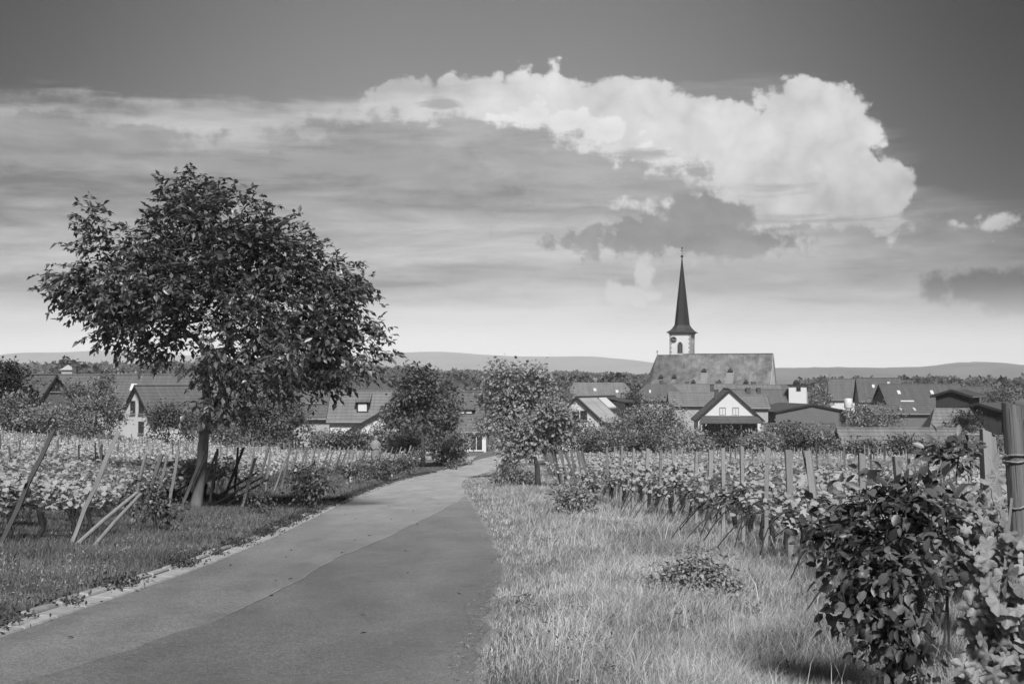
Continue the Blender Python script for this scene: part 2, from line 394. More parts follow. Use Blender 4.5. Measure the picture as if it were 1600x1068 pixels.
# ------------------------------------------------------------------ terrain
_ys = np.array([-400, -60, 90, 130, 220, 320, 20000.]); _sl = np.array([0, -.0495, -.0495, -.012, -.002, 0, 0.])
_yy = np.linspace(-400, 700, 4401); _zz = np.concatenate([[0], np.cumsum(np.interp((_yy[1:] + _yy[:-1]) / 2, _ys, _sl) * np.diff(_yy))])
_zz -= np.interp(0, _yy, _zz)
def sst(a, b, x):
    t = np.clip((x - a) / (b - a), 0, 1); return t * t * (3 - 2 * t)
def G(x, y):
    x = np.asarray(x, float); y = np.asarray(y, float)
    z = np.interp(y, _yy, _zz)
    t = np.clip(-x - 8, 0, None)
    z = z + 0.058 * (t * t / (t + 4)) * (1 - .75 * sst(60, 260, -x)) * sst(5, 40, y) * (1 - sst(300, 700, y))
    z = z + 12 * sst(600, 1400, y) * (1 - sst(-300, 500, x)) * (1 - sst(2500, 4000, y))
    z = z - 14 * sst(500, 3000, y) * sst(100, 900, x)
    return z
def g(x, y): return float(G(x, y))
def P(px, py, D): return Vector(((px - 800) / F * D, D, EYE + (HORIZ - py) / F * D))
def gp(px, py):
    ys = np.linspace(5, 400, 8000); z = EYE + (HORIZ - py) / F * ys
    i = np.argmax(z <= G((px - 800) / F * ys, ys)); y = ys[i]
    return (px - 800) / F * y, y
def spaced(lims):
    out = []
    for a, b, s in lims: out += list(np.arange(a, b, s))
    return np.array(out + [lims[-1][1]])
xs = spaced([(-11000, -2000, 900), (-2000, -400, 160), (-400, -60, 20), (-60, -22, 3), (-22, 14, .8), (14, 60, 3), (60, 400, 20), (400, 2000, 160), (2000, 11000, 900)])
ysg = spaced([(-400, -60, 40), (-60, 0, 5), (0, 160, 1), (160, 400, 8), (400, 1600, 60), (1600, 10800, 400)])
XX, YY = np.meshgrid(xs, ysg); V = np.stack([XX, YY, G(XX, YY)], -1).reshape(-1, 3)
nx, ny = len(xs), len(ysg); ii = (np.arange(ny - 1)[:, None] * nx + np.arange(nx - 1)[None, :]).ravel()
o = link('ground', np_mesh('ground', V, np.stack([ii, ii + 1, ii + nx + 1, ii + nx], 1), Mt['ground'], True))
tag(o, kind='structure')

# ------------------------------------------------------------------ hills far behind the village
def hills(name, prof, D, half, m, seed):
    r = np.random.default_rng(seed)
    px = np.array([p[0] for p in prof], float); py = np.array([p[1] for p in prof], float)
    xs = np.linspace(px[0], px[-1], 260); top = np.interp(xs, px, py)
    k = np.hanning(9); k /= k.sum(); top = np.convolve(np.pad(top, 4, 'edge'), k, 'valid')
    top = top + np.interp(xs, np.linspace(xs[0], xs[-1], 160), r.normal(0, .35, 160))
    us = np.linspace(-1, 1, 25); rows = []
    for u in us:
        y = D + u * half * (1 + .1 * np.sin(xs / 90 + seed))
        hgt = (EYE + (HORIZ - top) / F * D + 12)
        prf = (1 - abs(u) ** 1.7) * (1 + .12 * np.sin(xs / 37 + u * 5 + seed) * (1 - abs(u)) * abs(u) * 4)
        z = -14 + (hgt + 2) * np.clip(prf, 0, None) - 8 * (abs(u) > .99)
        rows.append(np.stack([(xs - 800) / F * D * (y / D) ** .0, y, z], -1))
    V = np.concatenate(rows); n = len(xs)
    ii = (np.arange(len(us) - 1)[:, None] * n + np.arange(n - 1)[None, :]).ravel()
    o = link(name, np_mesh(name, V, np.stack([ii, ii + 1, ii + n + 1, ii + n], 1), m, True)); tag(o, kind='structure')
hills('hills', [(-900, 575), (-300, 566), (0, 557), (60, 553), (150, 547), (215, 547), (300, 556), (420, 562), (540, 556), (620, 550), (690, 549), (760, 556), (850, 557), (905, 556),
                (960, 560), (1010, 567), (1100, 575), (1205, 578), (1300, 586), (1500, 598), (2600, 600)], 8600, 1500, Mt['hill'], 1)
hills('hills', [(700, 600), (1000, 585), (1150, 577), (1205, 575), (1300, 573), (1390, 574.5), (1440, 573), (1480, 568), (1530, 564), (1560, 566), (1578, 571), (1610, 570), (1750, 572), (2000, 562), (2600, 575)], 4600, 900, Mt['hill'], 2)

# ------------------------------------------------------------------ lane, kerb and gutter
LP = [(-140, 1040), (0, 985), (150, 935), (290, 888), (400, 845), (480, 808), (530, 785), (580, 765), (620, 752), (660, 742), (695, 735), (722, 729), (742, 719), (775, 711), (840, 707)]
RP = [(742, 1150), (757, 1068), (778, 980), (800, 905), (793, 870), (774, 838), (753, 805), (736, 780), (723, 762), (723, 752), (742, 743), (775, 733), (815, 724), (860, 716)]
Lg = [(-5.2, 2.0), (-5.1, 6.0)] + [gp(*p) for p in LP[1:]]; Rg = [(-.35, 2.), (-.32, 6.)] + [gp(*p) for p in RP[1:]]
def resample(pts, n):
    p = np.array(pts); d = np.concatenate([[0], np.cumsum(np.hypot(*np.diff(p, axis=0).T))]); t = np.linspace(0, d[-1], n)
    q = np.stack([np.interp(t, d, p[:, 0]), np.interp(t, d, p[:, 1])], 1)
    for _ in range(6): q[1:-1] = (q[:-2] + 2 * q[1:-1] + q[2:]) / 4
    return q
NL = 170
Lr, Rr = resample(Lg, NL), resample(Rg, NL)
jit = np.interp(np.arange(NL), np.arange(0, NL, 1), rng.normal(0, .05, NL)); Rr[:, 0] += jit
def ribbon(name, A, B, m, dz, parent=None, nc=9, crown=.0):
    n = len(A); t = np.linspace(0, 1, nc); V = A[:, None, :] * (1 - t[None, :, None]) + B[:, None, :] * t[None, :, None]
    z = G(V[..., 0], V[..., 1]) + dz + crown * (4 * t * (1 - t))[None, :]
    V = np.concatenate([V, z[..., None]], -1).reshape(-1, 3)
    ii = (np.arange(n - 1)[:, None] * nc + np.arange(nc - 1)[None, :]).ravel()
    return link(name, np_mesh(name, V, np.stack([ii, ii + 1, ii + nc + 1, ii + nc], 1), m, True), parent)
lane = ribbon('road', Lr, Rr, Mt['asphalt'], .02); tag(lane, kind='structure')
# newer strip of darker asphalt along the right half, with the pale joint of tar and grit beside it
t0 = np.clip(.13 + np.arange(NL) / NL * .0, 0, 1)
sy = np.array([2, 10, 12.5, 15, 18, 21, 25, 31, 38, 45]); sxp = np.array([-4.1, -3.75, -3.3, -3.0, -2.85, -2.75, -2.7, -2.65, -2.6, -2.6])
ysr = np.arange(2.2, 52, .35)
A = np.stack([np.interp(ysr, sy, sxp) + np.cumsum(rng.normal(0, .012, len(ysr))) + rng.normal(0, .018, len(ysr)), ysr], 1)
B = np.stack([np.interp(ysr, Rr[:95, 1], Rr[:95, 0]) - .1 + rng.normal(0, .03, len(ysr)), ysr], 1)
fade = np.clip((52 - ysr) / 30, 0.02, 1) ** .7; A[:, 0] = B[:, 0] + (A[:, 0] - B[:, 0]) * fade
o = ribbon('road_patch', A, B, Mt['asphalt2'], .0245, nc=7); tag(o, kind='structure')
joint_y = np.arange(15, 44, .35); J = np.stack([np.interp(joint_y, sy, sxp) - .05, joint_y], 1)
J[:, 0] = np.interp(joint_y, ysr, A[:, 0]) - .012
o = ribbon('road_joint', J, J + np.array([[.028, 0]]), Mt['joint'], .029, nc=2); tag(o, kind='structure')
# branch to the left behind the railing
bl = np.array([gp(*p) for p in [(640, 715), (680, 714), (720, 714), (745, 712)]]); br = np.array([gp(*p) for p in [(640, 718), (680, 717.5), (715, 719), (735, 722)]])
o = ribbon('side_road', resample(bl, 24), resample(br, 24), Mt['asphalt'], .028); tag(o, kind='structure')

def arc_samples(path, step_, y0, y1):
    d = np.concatenate([[0], np.cumsum(np.hypot(*np.diff(path, axis=0).T))]); out = []
    s = 0
    while s < d[-1]:
        q = (np.interp(s, d, path[:, 0]), np.interp(s, d, path[:, 1]))
        if y0 < q[1] < y1: out.append(q)
        s += step_
    return np.array(out)
kerb = empty('kerb'); tag(kerb, kind='structure')
gut = empty('gutter'); tag(gut, kind='structure')
def slab(name, a, b, off0, off1, h0, h1, m, parent, gap=.02):
    a = np.array(a); b = np.array(b); d = (b - a) / np.hypot(*(b - a)); n = np.array([-d[1], d[0]]); a = a + d * gap; b = b - d * gap
    q = [a + n * off0, b + n * off0, b + n * off1, a + n * off1]
    ch = .014
    qi = [a + n * (off0 + ch) + d * ch, b + n * (off0 + ch) - d * ch, b + n * (off1 - ch) - d * ch, a + n * (off1 - ch) + d * ch]
    z = [g(*p) for p in q]
    vs = [(p[0], p[1], zz - .12) for p, zz in zip(q, z)] + [(p[0], p[1], zz + h - .02) for p, zz, h in zip(q, z, (h0, h0, h1, h1))] + \
         [(p[0], p[1], zz + h) for p, zz, h in zip(qi, z, (h0, h0, h1, h1))]
    fs = [(0, 3, 2, 1)] + [(i, (i + 1) % 4, 4 + (i + 1) % 4, 4 + i) for i in range(4)] + [(4 + i, 4 + (i + 1) % 4, 8 + (i + 1) % 4, 8 + i) for i in range(4)] + [(8, 9, 10, 11)]
    return MB().add(vs, fs).build(name, m, parent)
ks = arc_samples(Lr, .9, 8, 112)
for i in range(len(ks) - 1):
    slab('gutter_slab', ks[i], ks[i + 1], -.26, 0, .045, .055, Mt['concrete'], gut, .001)
    if rng.random() > .06: slab('kerb_stone', ks[i], ks[i + 1], .012, .15, .075 + rng.normal(0, .012), .085 + rng.normal(0, .012), Mt['kerb'], kerb, .03 + rng.random() * .05)

# ------------------------------------------------------------------ leaves, grass
def unit(v): return v / np.maximum(np.linalg.norm(v, axis=-1, keepdims=True), 1e-9)
LEAF = {  # (along, across, up) outlines
    'diamond': ([(0, 0, 0), (.5, -.5, .06), (1, 0, -.12), (.5, .5, .06)], [(0, 1, 2), (0, 2, 3)]),
    'oval': ([(0, 0, 0), (.22, -.40, .05), (.6, -.46, .03), (1, 0, -.14), (.6, .46, .03), (.22, .40, .05), (.5, 0, -.04)],
             [(0, 1, 6), (1, 2, 6), (2, 3, 6), (3, 4, 6), (4, 5, 6), (5, 0, 6)]),
    'grape': ([(.42, 0, .03), (.08, -.05, 0), (-.08, -.28, -.05), (.18, -.54, -.10), (.42, -.44, -.03), (.66, -.46, -.12), (.82, -.20, -.05), (1.0, 0, -.18),
               (.82, .20, -.05), (.66, .46, -.12), (.42, .44, -.03), (.18, .54, -.10), (-.08, .28, -.05), (.08, .05, 0)],
              [(0, i, i + 1) for i in range(1, 13)] + [(0, 13, 1)]),
}
def fine_grape():
    vs = [(.40, 0, .02)]; n = 26; fs = []
    ang = np.linspace(-np.pi, np.pi, n, endpoint=False)
    rad = .44 + .10 * np.cos(5 * ang) + .03 * np.cos(15 * ang + 1) - .30 * np.exp(-((np.abs(ang) - np.pi) / .28) ** 2)
    for f, zz in ((.55, .035), (1.0, -.03)):
        for i, a in enumerate(ang):
            q = rad[i] * f; vs.append((.40 + q * np.cos(a) * 1.12, q * np.sin(a) * 1.1, zz + .05 * f * np.sin(5 * a + 1.2) - .10 * f * f * max(0, np.cos(a)) - .05 * f * abs(np.sin(a))))
    for i in range(n):
        j = (i + 1) % n; fs += [(0, 1 + i, 1 + j), (1 + i, 1 + n + i, 1 + n + j), (1 + i, 1 + n + j, 1 + j)]
    return vs, fs
LEAF['grape_fine'] = fine_grape()
def leaf_arrays(pos, ax, nr, ln, wd, shape):
    sv, sf = LEAF[shape]; sv = np.array(sv); sf = np.array(sf)
    ax = unit(ax); side = unit(np.cross(nr, ax)); up = np.cross(ax, side)
    n = len(pos); ln = np.broadcast_to(ln, (n,)); wd = np.broadcast_to(wd, (n,))
    V = pos[:, None, :] + ax[:, None, :] * (sv[None, :, 0, None] * ln[:, None, None]) + side[:, None, :] * (sv[None, :, 1, None] * wd[:, None, None]) + up[:, None, :] * (sv[None, :, 2, None] * ln[:, None, None])
    Fc = sf[None] + (np.arange(n) * len(sv))[:, None, None]
    return V.reshape(-1, 3), Fc.reshape(-1, 3)
def leaves(name, pos, ax, nr, ln, wd, shape, m):
    V, Fc = leaf_arrays(pos, ax, nr, ln, wd, shape); return np_mesh(name, V, Fc, m)

def blades(name, xy, h, w, lean, m, r, zoff=0.):
    n = len(xy); a = r.random(n) * 2 * np.pi; la = r.normal(.4, 1.6, n); ld = np.stack([np.cos(la), np.sin(la)], 1) * (lean * h)[:, None]
    sx = np.stack([np.cos(a), np.sin(a)], 1) * w[:, None] * .5; z0 = G(xy[:, 0], xy[:, 1]) + zoff
    def v(o2, z): return np.concatenate([o2, z[:, None]], 1)
    V = np.stack([v(xy - sx, z0 - .01), v(xy + sx, z0 - .01), v(xy + ld * .32 - sx * .75, z0 + h * .55), v(xy + ld * .32 + sx * .75, z0 + h * .55), v(xy + ld, z0 + h * (1 - .25 * lean))], 1).reshape(-1, 3)
    Fc = (np.array([(0, 1, 3), (0, 3, 2), (2, 3, 4)])[None] + (np.arange(n) * 5)[:, None, None]).reshape(-1, 3)
    return np_mesh(name, V, Fc, m)

def rx(y): return np.interp(y, Rr[:130, 1], Rr[:130, 0])
def lx(y): return np.interp(y, Lr[:150, 1], Lr[:150, 0])
REND = (np.array([7, 8, 10, 12, 30, 45, 60, 90, 115, 140]), np.array([2.62, 2.72, 3.5, 3.95, 3.85, 2.6, 2.2, 2.4, 3.6, 5.]))
def rend(y): return np.interp(y, *REND)          # where the vine rows begin, right of the lane
LEND = (np.array([20, 29, 35, 40, 60, 86, 105, 115]), np.array([-8.0, -8.1, -9.0, -9.3, -9.4, -9.8, -8.6, -8.2]))
def lend(y): return np.interp(y, *LEND)
def patchn(x, y, k):
    return .5 + .25 * np.sin(x * 1.7 * k + 1.3 * np.sin(y * .9 * k)) + .25 * np.sin(y * 1.3 * k + 2 * np.sin(x * .7 * k + 1))

def scatter(n, y0, y1, pw, fa, fb, r):
    """points between two edges, denser near the camera"""
    y = y0 * (y1 / y0) ** (r.random(n) ** pw); a, b = fa(y), fb(y); x = a + (b - a) * r.random(n); return np.stack([x, y], 1)
r = np.random.default_rng(21)
xy = scatter(430000, 8.2, 112, 1.0, lambda y: rx(y) - .06, lambda y: np.maximum(rend(y) + 1.6, np.minimum(.37 * y, rend(y) + 9)), r)
keep = np.abs(xy[:, 0]) < .38 * xy[:, 1] + 2.5; xy = xy[keep]
edge = np.clip((xy[:, 0] - rx(xy[:, 1])) / 1.6, 0, 1)
keep = r.random(len(xy)) < .35 + .65 * edge; xy = xy[keep]; edge = edge[keep]
pn = patchn(xy[:, 0], xy[:, 1], 1.3)
dist = xy[:, 1]
h = (.06 + .25 * edge * (.25 + .75 * pn)) * (.5 + 1.0 * r.random(len(xy))) * (1 - .25 * sst(30, 80, dist))
wd = (.0026 + .00034 * dist) * (.7 + .6 * r.random(len(xy)))
o = link('grass', blades('grass', xy, h, wd, .2 + .7 * r.random(len(xy)), Mt['grass_r'], r)); tag(o, 'tall pale grass on the verge right of the lane', 'grass', kind='stuff')
xy = scatter(210000, 11, 112, 1.0, lambda y: lend(y) - 3.5 - .05 * y, lambda y: lx(y) - .16, r)
keep = np.abs(xy[:, 0]) < .38 * xy[:, 1] + 2.5; xy = xy[keep]; dist = xy[:, 1]
edge = np.clip((lx(dist) - xy[:, 0]) / 1.2, 0, 1); pn = patchn(xy[:, 0] + 9, xy[:, 1], 1.1)
h = (.06 + .10 * edge * (.4 + .6 * pn)) * (.55 + .9 * r.random(len(xy)))
o = link('grass', blades('grass', xy, h, (.003 + .00036 * dist) * (.7 + .6 * r.random(len(xy))), .2 + .7 * r.random(len(xy)), Mt['grass_l'], r)); tag(o, 'short grass on the verge left of the lane under the walnut tree', 'grass', kind='stuff')
# dry seed stalks standing in the right verge
xy = scatter(1100, 9, 60, 1., lambda y: rx(y) + .5, lambda y: rend(y) + 1.5, r); 
o = link('grass_stalks', blades('grass_stalks', xy, .35 + .3 * r.random(len(xy)), .003 + .0003 * xy[:, 1], .15 + .6 * r.random(len(xy)), Mt['straw'], r)); tag(o, 'pale dry grass stalks scattered through the right verge', 'grass', kind='stuff')
# broad-leaved weed clumps in both verges
cw = np.concatenate([scatter(120, 9, 70, 1., lambda y: rx(y) + .1, lambda y: rend(y) + 1, r), scatter(90, 13, 70, 1., lambda y: lend(y), lambda y: lx(y) - .3, r)])
sz = .07 + .12 * r.random(len(cw)) ** 2; idx = np.repeat(np.arange(len(cw)), 40)
pos = cw[idx] + np.clip(r.normal(0, 1, (len(idx), 2)), -1.8, 1.8) * sz[idx, None]
pz = np.concatenate([pos, (G(pos[:, 0], pos[:, 1]) + .03 + sz[idx] * 1.5 * r.random(len(idx)))[:, None]], 1)
o = link('weeds', leaves('weeds', pz, r.normal(0, 1, (len(pz), 3)) + [0, 0, .5], r.normal(0, .6, (len(pz), 3)) + [0, 0, 1], .03 + .035 * r.random(len(pz)), .02, 'diamond', Mt['leaf_m'])); tag(o, 'broad-leaved weeds scattered through the grass verges', 'weeds', kind='stuff')
# weeds on the kerb and crumbs along the broken right edge
ksw = arc_samples(Lr, .16, 10, 100); ksw = ksw[patchn(ksw[:, 0] * 3, ksw[:, 1], 1.9) > .48]
pos = np.repeat(ksw, 46, 0) + r.normal(0, 1, (len(ksw) * 46, 2)) * np.array([.13, .13]) + np.array([-.06, 0])
pz = np.concatenate([pos, (G(pos[:, 0], pos[:, 1]) + .04 + .11 * r.random(len(pos)) ** 2)[:, None]], 1)
o = link('weeds', leaves('weeds', pz, r.normal(0, 1, (len(pz), 3)) + [0, 0, .6], r.normal(0, 1, (len(pz), 3)) + [0, 0, 1], .05 + .03 * r.random(len(pz)), .03, 'diamond', Mt['weed'])); tag(o, 'low dark weeds creeping over the kerb stones', 'weeds', kind='stuff')
ep = scatter(4200, 9, 75, 1., lambda y: rx(y) - .32, lambda y: rx(y) + .35, r)
pz = np.concatenate([ep, (G(ep[:, 0], ep[:, 1]) + .03)[:, None]], 1)
o = link('road_crumbs', leaves('road_crumbs', pz, r.normal(0, 1, (len(pz), 3)) * [1, 1, .2], r.normal(0, .3, (len(pz), 3)) + [0, 0, 1], .008 + .025 * r.random(len(pz)) ** 2, .01 + .01 * r.random(len(pz)), 'oval', Mt['kerb'])); tag(o, 'grit and crumbs along the broken asphalt edge', 'grit', kind='stuff')
ep = scatter(26, 11, 60, 1., lambda y: lx(y) + .4, lambda y: rx(y) - .3, r)
pz = np.concatenate([ep, (G(ep[:, 0], ep[:, 1]) + .035)[:, None]], 1)
o = link('leaf_litter', leaves('leaf_litter', pz, r.normal(0, 1, (len(pz), 3)) * [1, 1, .1], r.normal(0, .25, (len(pz), 3)) + [0, 0, 1], .07, .045, 'oval', Mt['weed'])); tag(o, 'dark fallen leaves lying on the asphalt', 'leaves', kind='stuff')

# ------------------------------------------------------------------ trees and shrubs
def skeleton(trunk, trunk_r, fork, clusters, r, stp, tip_r, expo=.5):
    nodes = [np.array(p, float) for p in trunk]; par = [-1] + list(range(len(trunk) - 1)); chains = [list(range(len(trunk)))]
    top = nodes[-1]
    for c in sorted(list(clusters), key=lambda c: np.linalg.norm(c - top)):
        N = np.array(nodes[fork:]); d = np.linalg.norm(N - c, axis=1) + .35 * np.clip(N[:, 2] - c[2], 0, None); k = int(np.argmin(d)) + fork
        a = nodes[k]; L = np.linalg.norm(c - a); n = max(2, int(L / stp)); gd = nodes[k] - nodes[par[k]] if par[k] >= 0 else np.array([0, 0, 1.])
        gd = gd / max(np.linalg.norm(gd), 1e-6); b = a + gd * L * .35 + np.array([0, 0, .08 * L]); ch = [k]
        for i in range(1, n + 1):
            t = i / n; p = (1 - t) ** 2 * a + 2 * t * (1 - t) * b + t * t * c + r.normal(0, .03 * L / n ** .5, 3) * (i < n)
            nodes.append(p); par.append(ch[-1]); ch.append(len(nodes) - 1)
        chains.append(ch)
    cnt = np.zeros(len(nodes)); haschild = np.zeros(len(nodes), bool)
    for q in par:
        if q >= 0: haschild[q] = True
    for i in range(len(nodes) - 1, -1, -1):
        if not haschild[i]: cnt[i] += 1
        if par[i] >= 0: cnt[par[i]] += cnt[i]
    rad = tip_r * cnt ** expo
    mx = rad[min(fork, len(trunk) - 1)]; sc = trunk_r / mx if mx > trunk_r else 1.0
    rad = np.maximum(rad * sc, tip_r * .7)
    mb = MB()
    for j, ch in enumerate(chains):
        rr = [rad[i] for i in ch]
        if j == 0:
            n = len(ch); rr = [max(trunk_r * (1.0 - .18 * i / n), rad[q] if i > fork else 0) * (1.2 if i == 0 else 1.05 if i == 1 else 1) for i, q in enumerate(ch)]
            if rad[ch[-1]] < trunk_r * .8:
                for i in range(fork, n): rr[i] = max(rad[ch[i]], trunk_r * (1 - (i - fork + 1) / (n - fork + 1)) * .8)
        else: rr[0] = rr[1]
        mb.tube([nodes[i] for i in ch], rr, 9 if j == 0 else 5, cap=True)
    return mb
def lobes_pts(lobes, n, r, shell=.55):
    vol = np.array([l[3] * l[4] * l[5] for l in lobes]) ** .8; idx = r.choice(len(lobes), n, p=vol / vol.sum()); L = np.array(lobes)[idx]
    d = unit(r.normal(0, 1, (n, 3))); rr = (1 - shell * r.random(n) ** 1.6)[:, None]
    return L[:, :3] + d * rr * L[:, 3:6]
def plain_leaves(cl, per, rad, ln, wd, r, m, shape='diamond', droop=.5, name='crown'):
    c = np.repeat(cl, per, 0); n = len(c); off = r.normal(0, 1, (n, 3)) * rad * np.array([1, 1, .75]); pos = c + off
    ctr = cl.mean(0); out = unit(pos - ctr)
    ax = unit(off) * .6 + r.normal(0, .6, (n, 3)) + out * .4 + np.array([0, 0, -droop])
    nr = r.normal(0, .55, (n, 3)) + out * .5 + np.array([0, 0, .9])
    sc = .5 + 1.0 * r.random(n)
    return leaves(name, pos, ax, nr, ln * sc, wd * sc * (.8 + .4 * r.random(n)), shape, m)

# --- the walnut tree
def walnut():
    r = np.random.default_rng(5)
    bx_, by_ = gp(309, 796); D = by_; z0 = g(bx_, by_)
    k = D / F
    def lp(px, py, dy=0.): return np.array([(px - 309) * k, dy, EYE + (HORIZ - py) * k - z0])
    root = empty('walnut_tree', (bx_, by_, z0)); tag(root, 'large dark walnut tree with a broad crown on the left verge', 'tree')
    lq = lp
    def lp(px, py, dy=0.): return lq(335 + (px - 335) * (.935 if py < 600 else 1.), py + (4 if py < 450 else 0), dy)
    trunk = [lq(307, 806), lp(308, 785, .0), lp(311, 760, .05), lp(315, 730, .05), lp(318, 700), lp(320, 672), lp(322, 648, .1), lp(322, 625, .2), lp(318, 600, .3), lp(312, 575, .3)]
    lob = []
    for px, py, rx_, ry_, dy, ry in [(118, 455, 52, 38, .2, .8), (160, 400, 50, 62, -.2, 1.2), (170, 495, 40, 40, .6, .9), (235, 395, 75, 75, .4, 2.0), (295, 340, 62, 55, 0, 1.8), (330, 420, 110, 95, -.6, 2.6),
                                     (375, 355, 55, 45, .2, 1.6), (250, 480, 75, 60, -.8, 1.8), (430, 400, 60, 45, .5, 1.8), (470, 450, 75, 65, 0, 2.2), (520, 470, 60, 62, .3, 1.7), (545, 530, 58, 46, 0, 1.5),
                                     (440, 530, 95, 70, -1.0, 2.4), (375, 565, 50, 40, -1.5, 1.4), (500, 560, 70, 40, .6, 1.6), (425, 590, 56, 32, -1.2, 1.6), (345, 625, 26, 26, -1.4, .7), (245, 545, 26, 12, -.6, .4)]:
        c = lp(px, py, dy); lob.append((c[0], c[1], c[2], rx_ * k, ry * 1.05, ry_ * k))
    cl = lobes_pts(lob, 345, r, .8)
    extra = np.array([lp(70, 455, .1), lp(85, 440), lp(95, 475, .2), lp(128, 330), lp(115, 360), lp(150, 345), lp(258, 300), lp(296, 285), lp(325, 300), lp(160, 520), lp(605, 540), lp(597, 520), lp(590, 560), lp(580, 575), lp(380, 305), lp(407, 320),
                      lp(445, 350), lp(555, 415), lp(575, 430), lp(500, 385), lp(232, 552), lp(345, 640), lp(400, 640, -.8), lp(365, 620, -.6)])
    cl = np.concatenate([cl, extra])
    skeleton(trunk, 9.2 * k, 5, cl[r.permutation(len(cl))], r, .35, .011).build('trunk', Mt['bark'], root, True)
    # compound leaves: sprays of seven drooping leaflets
    per = 15; c = np.repeat(cl, per, 0); n = len(c); off = np.clip(r.normal(0, 1, (n, 3)), -1.9, 1.9) * np.array([.23, .29, .18]); o_ = c + off
    d = unit(unit(o_ - np.array([0, 0, 5.2])) * .7 + unit(off) * .6 + r.normal(0, .45, (n, 3)) + np.array([0, 0, .1]))
    Ls = .30 * (.7 + .6 * r.random(n)); up = np.array([0, 0, 1.]); sd_ = unit(np.cross(d, up)); Pp, A_, N_, LL = [], [], [], []
    for t, s in [(.35, -1), (.38, 1), (.62, -1), (.65, 1), (.88, -1), (.9, 1), (1., 0)]:
        p = o_ + d * (Ls * t)[:, None] + np.array([0, 0, -1]) * (Ls * .3 * t * t)[:, None]
        a = d * .55 + sd_ * s * .9 + np.array([0, 0, -.38]) + r.normal(0, .34, (n, 3)); Pp.append(p); A_.append(a); N_.append(up + r.normal(0, .35, (n, 3)) + sd_ * s * .4); LL.append(.175 * (.55 + .9 * r.random(n)) * (1.15 if s == 0 else 1))
    Pp, A_, N_, LL = map(np.concatenate, (Pp, A_, N_, LL))
    link('crown', leaves('crown', Pp, A_, N_, LL, LL * .52, 'diamond', Mt['walnut']), root)
    MB().tube([(.12, -.22, (HORIZ - 668) * k + EYE - z0), (.125, -.27, (HORIZ - 668) * k + EYE - z0)], [.1, .07], 10).build('cut_branch_scar', Mt['plaster_c'], root)
walnut()

def tree(name, label, px, D, lobes, nclus, per, rad, ln, wd, m, bark, tr, seed, trunk_px=None, cat='tree', droop=.3, group=None, fork=3, tip=.01, shape='diamond'):
    """lobes: (px, py, rx px, ry px) seen at distance D; depth radius = rx"""
    r = np.random.default_rng(seed); k = D / F; x0 = (px - 800) * k; z0 = g(x0, D)
    def lp(a, b, dy=0.): return np.array([(a - px) * k, dy, EYE + (HORIZ - b) * k - z0])
    root = empty(name, (x0, D, z0)); tag(root, label, cat, group)
    lob = [(*lp(a, b, r.normal(0, .25 * c * k)), c * k, c * k * .9, d * k) for a, b, c, d in lobes]
    cl = lobes_pts(lob, nclus, r, .7); cl[:, 2] = np.maximum(cl[:, 2], .15)
    if fork == 1: cl[:, 2] *= np.where(r.random(nclus) < .42, r.random(nclus), 1.)
    if trunk_px is None:
        zt = np.mean([l[2] for l in lob]); trunk = [np.array([0, 0, -.12])] + [np.array([r.normal(0, .05 * zt), r.normal(0, .05 * zt), zt * t]) for t in (.15, .35, .55, .75, .95)]
    else: trunk = [lp(a, b) for a, b in trunk_px]; trunk[0][2] = -.12
    skeleton(trunk, tr, min(fork, len(trunk) - 1), cl, r, max(.3, .25 * np.max(lob)), tip).build('trunk', bark, root, True)
    link('crown', plain_leaves(cl, per, rad, ln, wd, r, m, droop=droop, shape=shape), root); return root

tree('roadside_tree', 'dark bushy tree at the bend, left of the lane', 660, 112, [(655, 600, 42, 30), (640, 640, 42, 32), (688, 630, 36, 36), (655, 585, 26, 22), (690, 655, 26, 20), (620, 655, 24, 18), (672, 662, 30, 16)], 200, 34, .30, .26, .17, Mt['leaf_d'], Mt['bark_d'], .17, 11, [(661, 704), (661, 692), (660, 680), (663, 668), (668, 655), (665, 630), (655, 600)], fork=3, tip=.02)
tree('fruit_tree', 'tall pale leafy tree right of the lane, behind the crooked one', 795, 82, [(800, 600, 52, 36), (775, 580, 22, 22), (832, 580, 18, 20), (840, 615, 30, 30), (775, 640, 34, 34), (800, 655, 30, 22), (765, 665, 24, 18), (855, 600, 22, 18), (818, 640, 34, 30)], 210, 34, .24, .2, .13, Mt['leaf_p'], Mt['bark_d'], .2, 12, [(790, 742), (790, 720), (791, 700), (793, 680), (796, 655), (800, 620), (803, 590)], fork=3, tip=.014)
tree('apple_tree', 'crooked low apple tree with a bent trunk at the verge', 840, 61, [(845, 660, 36, 26), (865, 640, 24, 20), (820, 690, 30, 20), (800, 705, 26, 16), (850, 690, 24, 16), (875, 670, 20, 24)], 130, 34, .2, .16, .1, Mt['leaf_p'], Mt['bark_d'], .12, 13, [(841, 765), (840, 745), (839, 728), (836, 715), (824, 713), (812, 708), (803, 700)], fork=3, tip=.012)

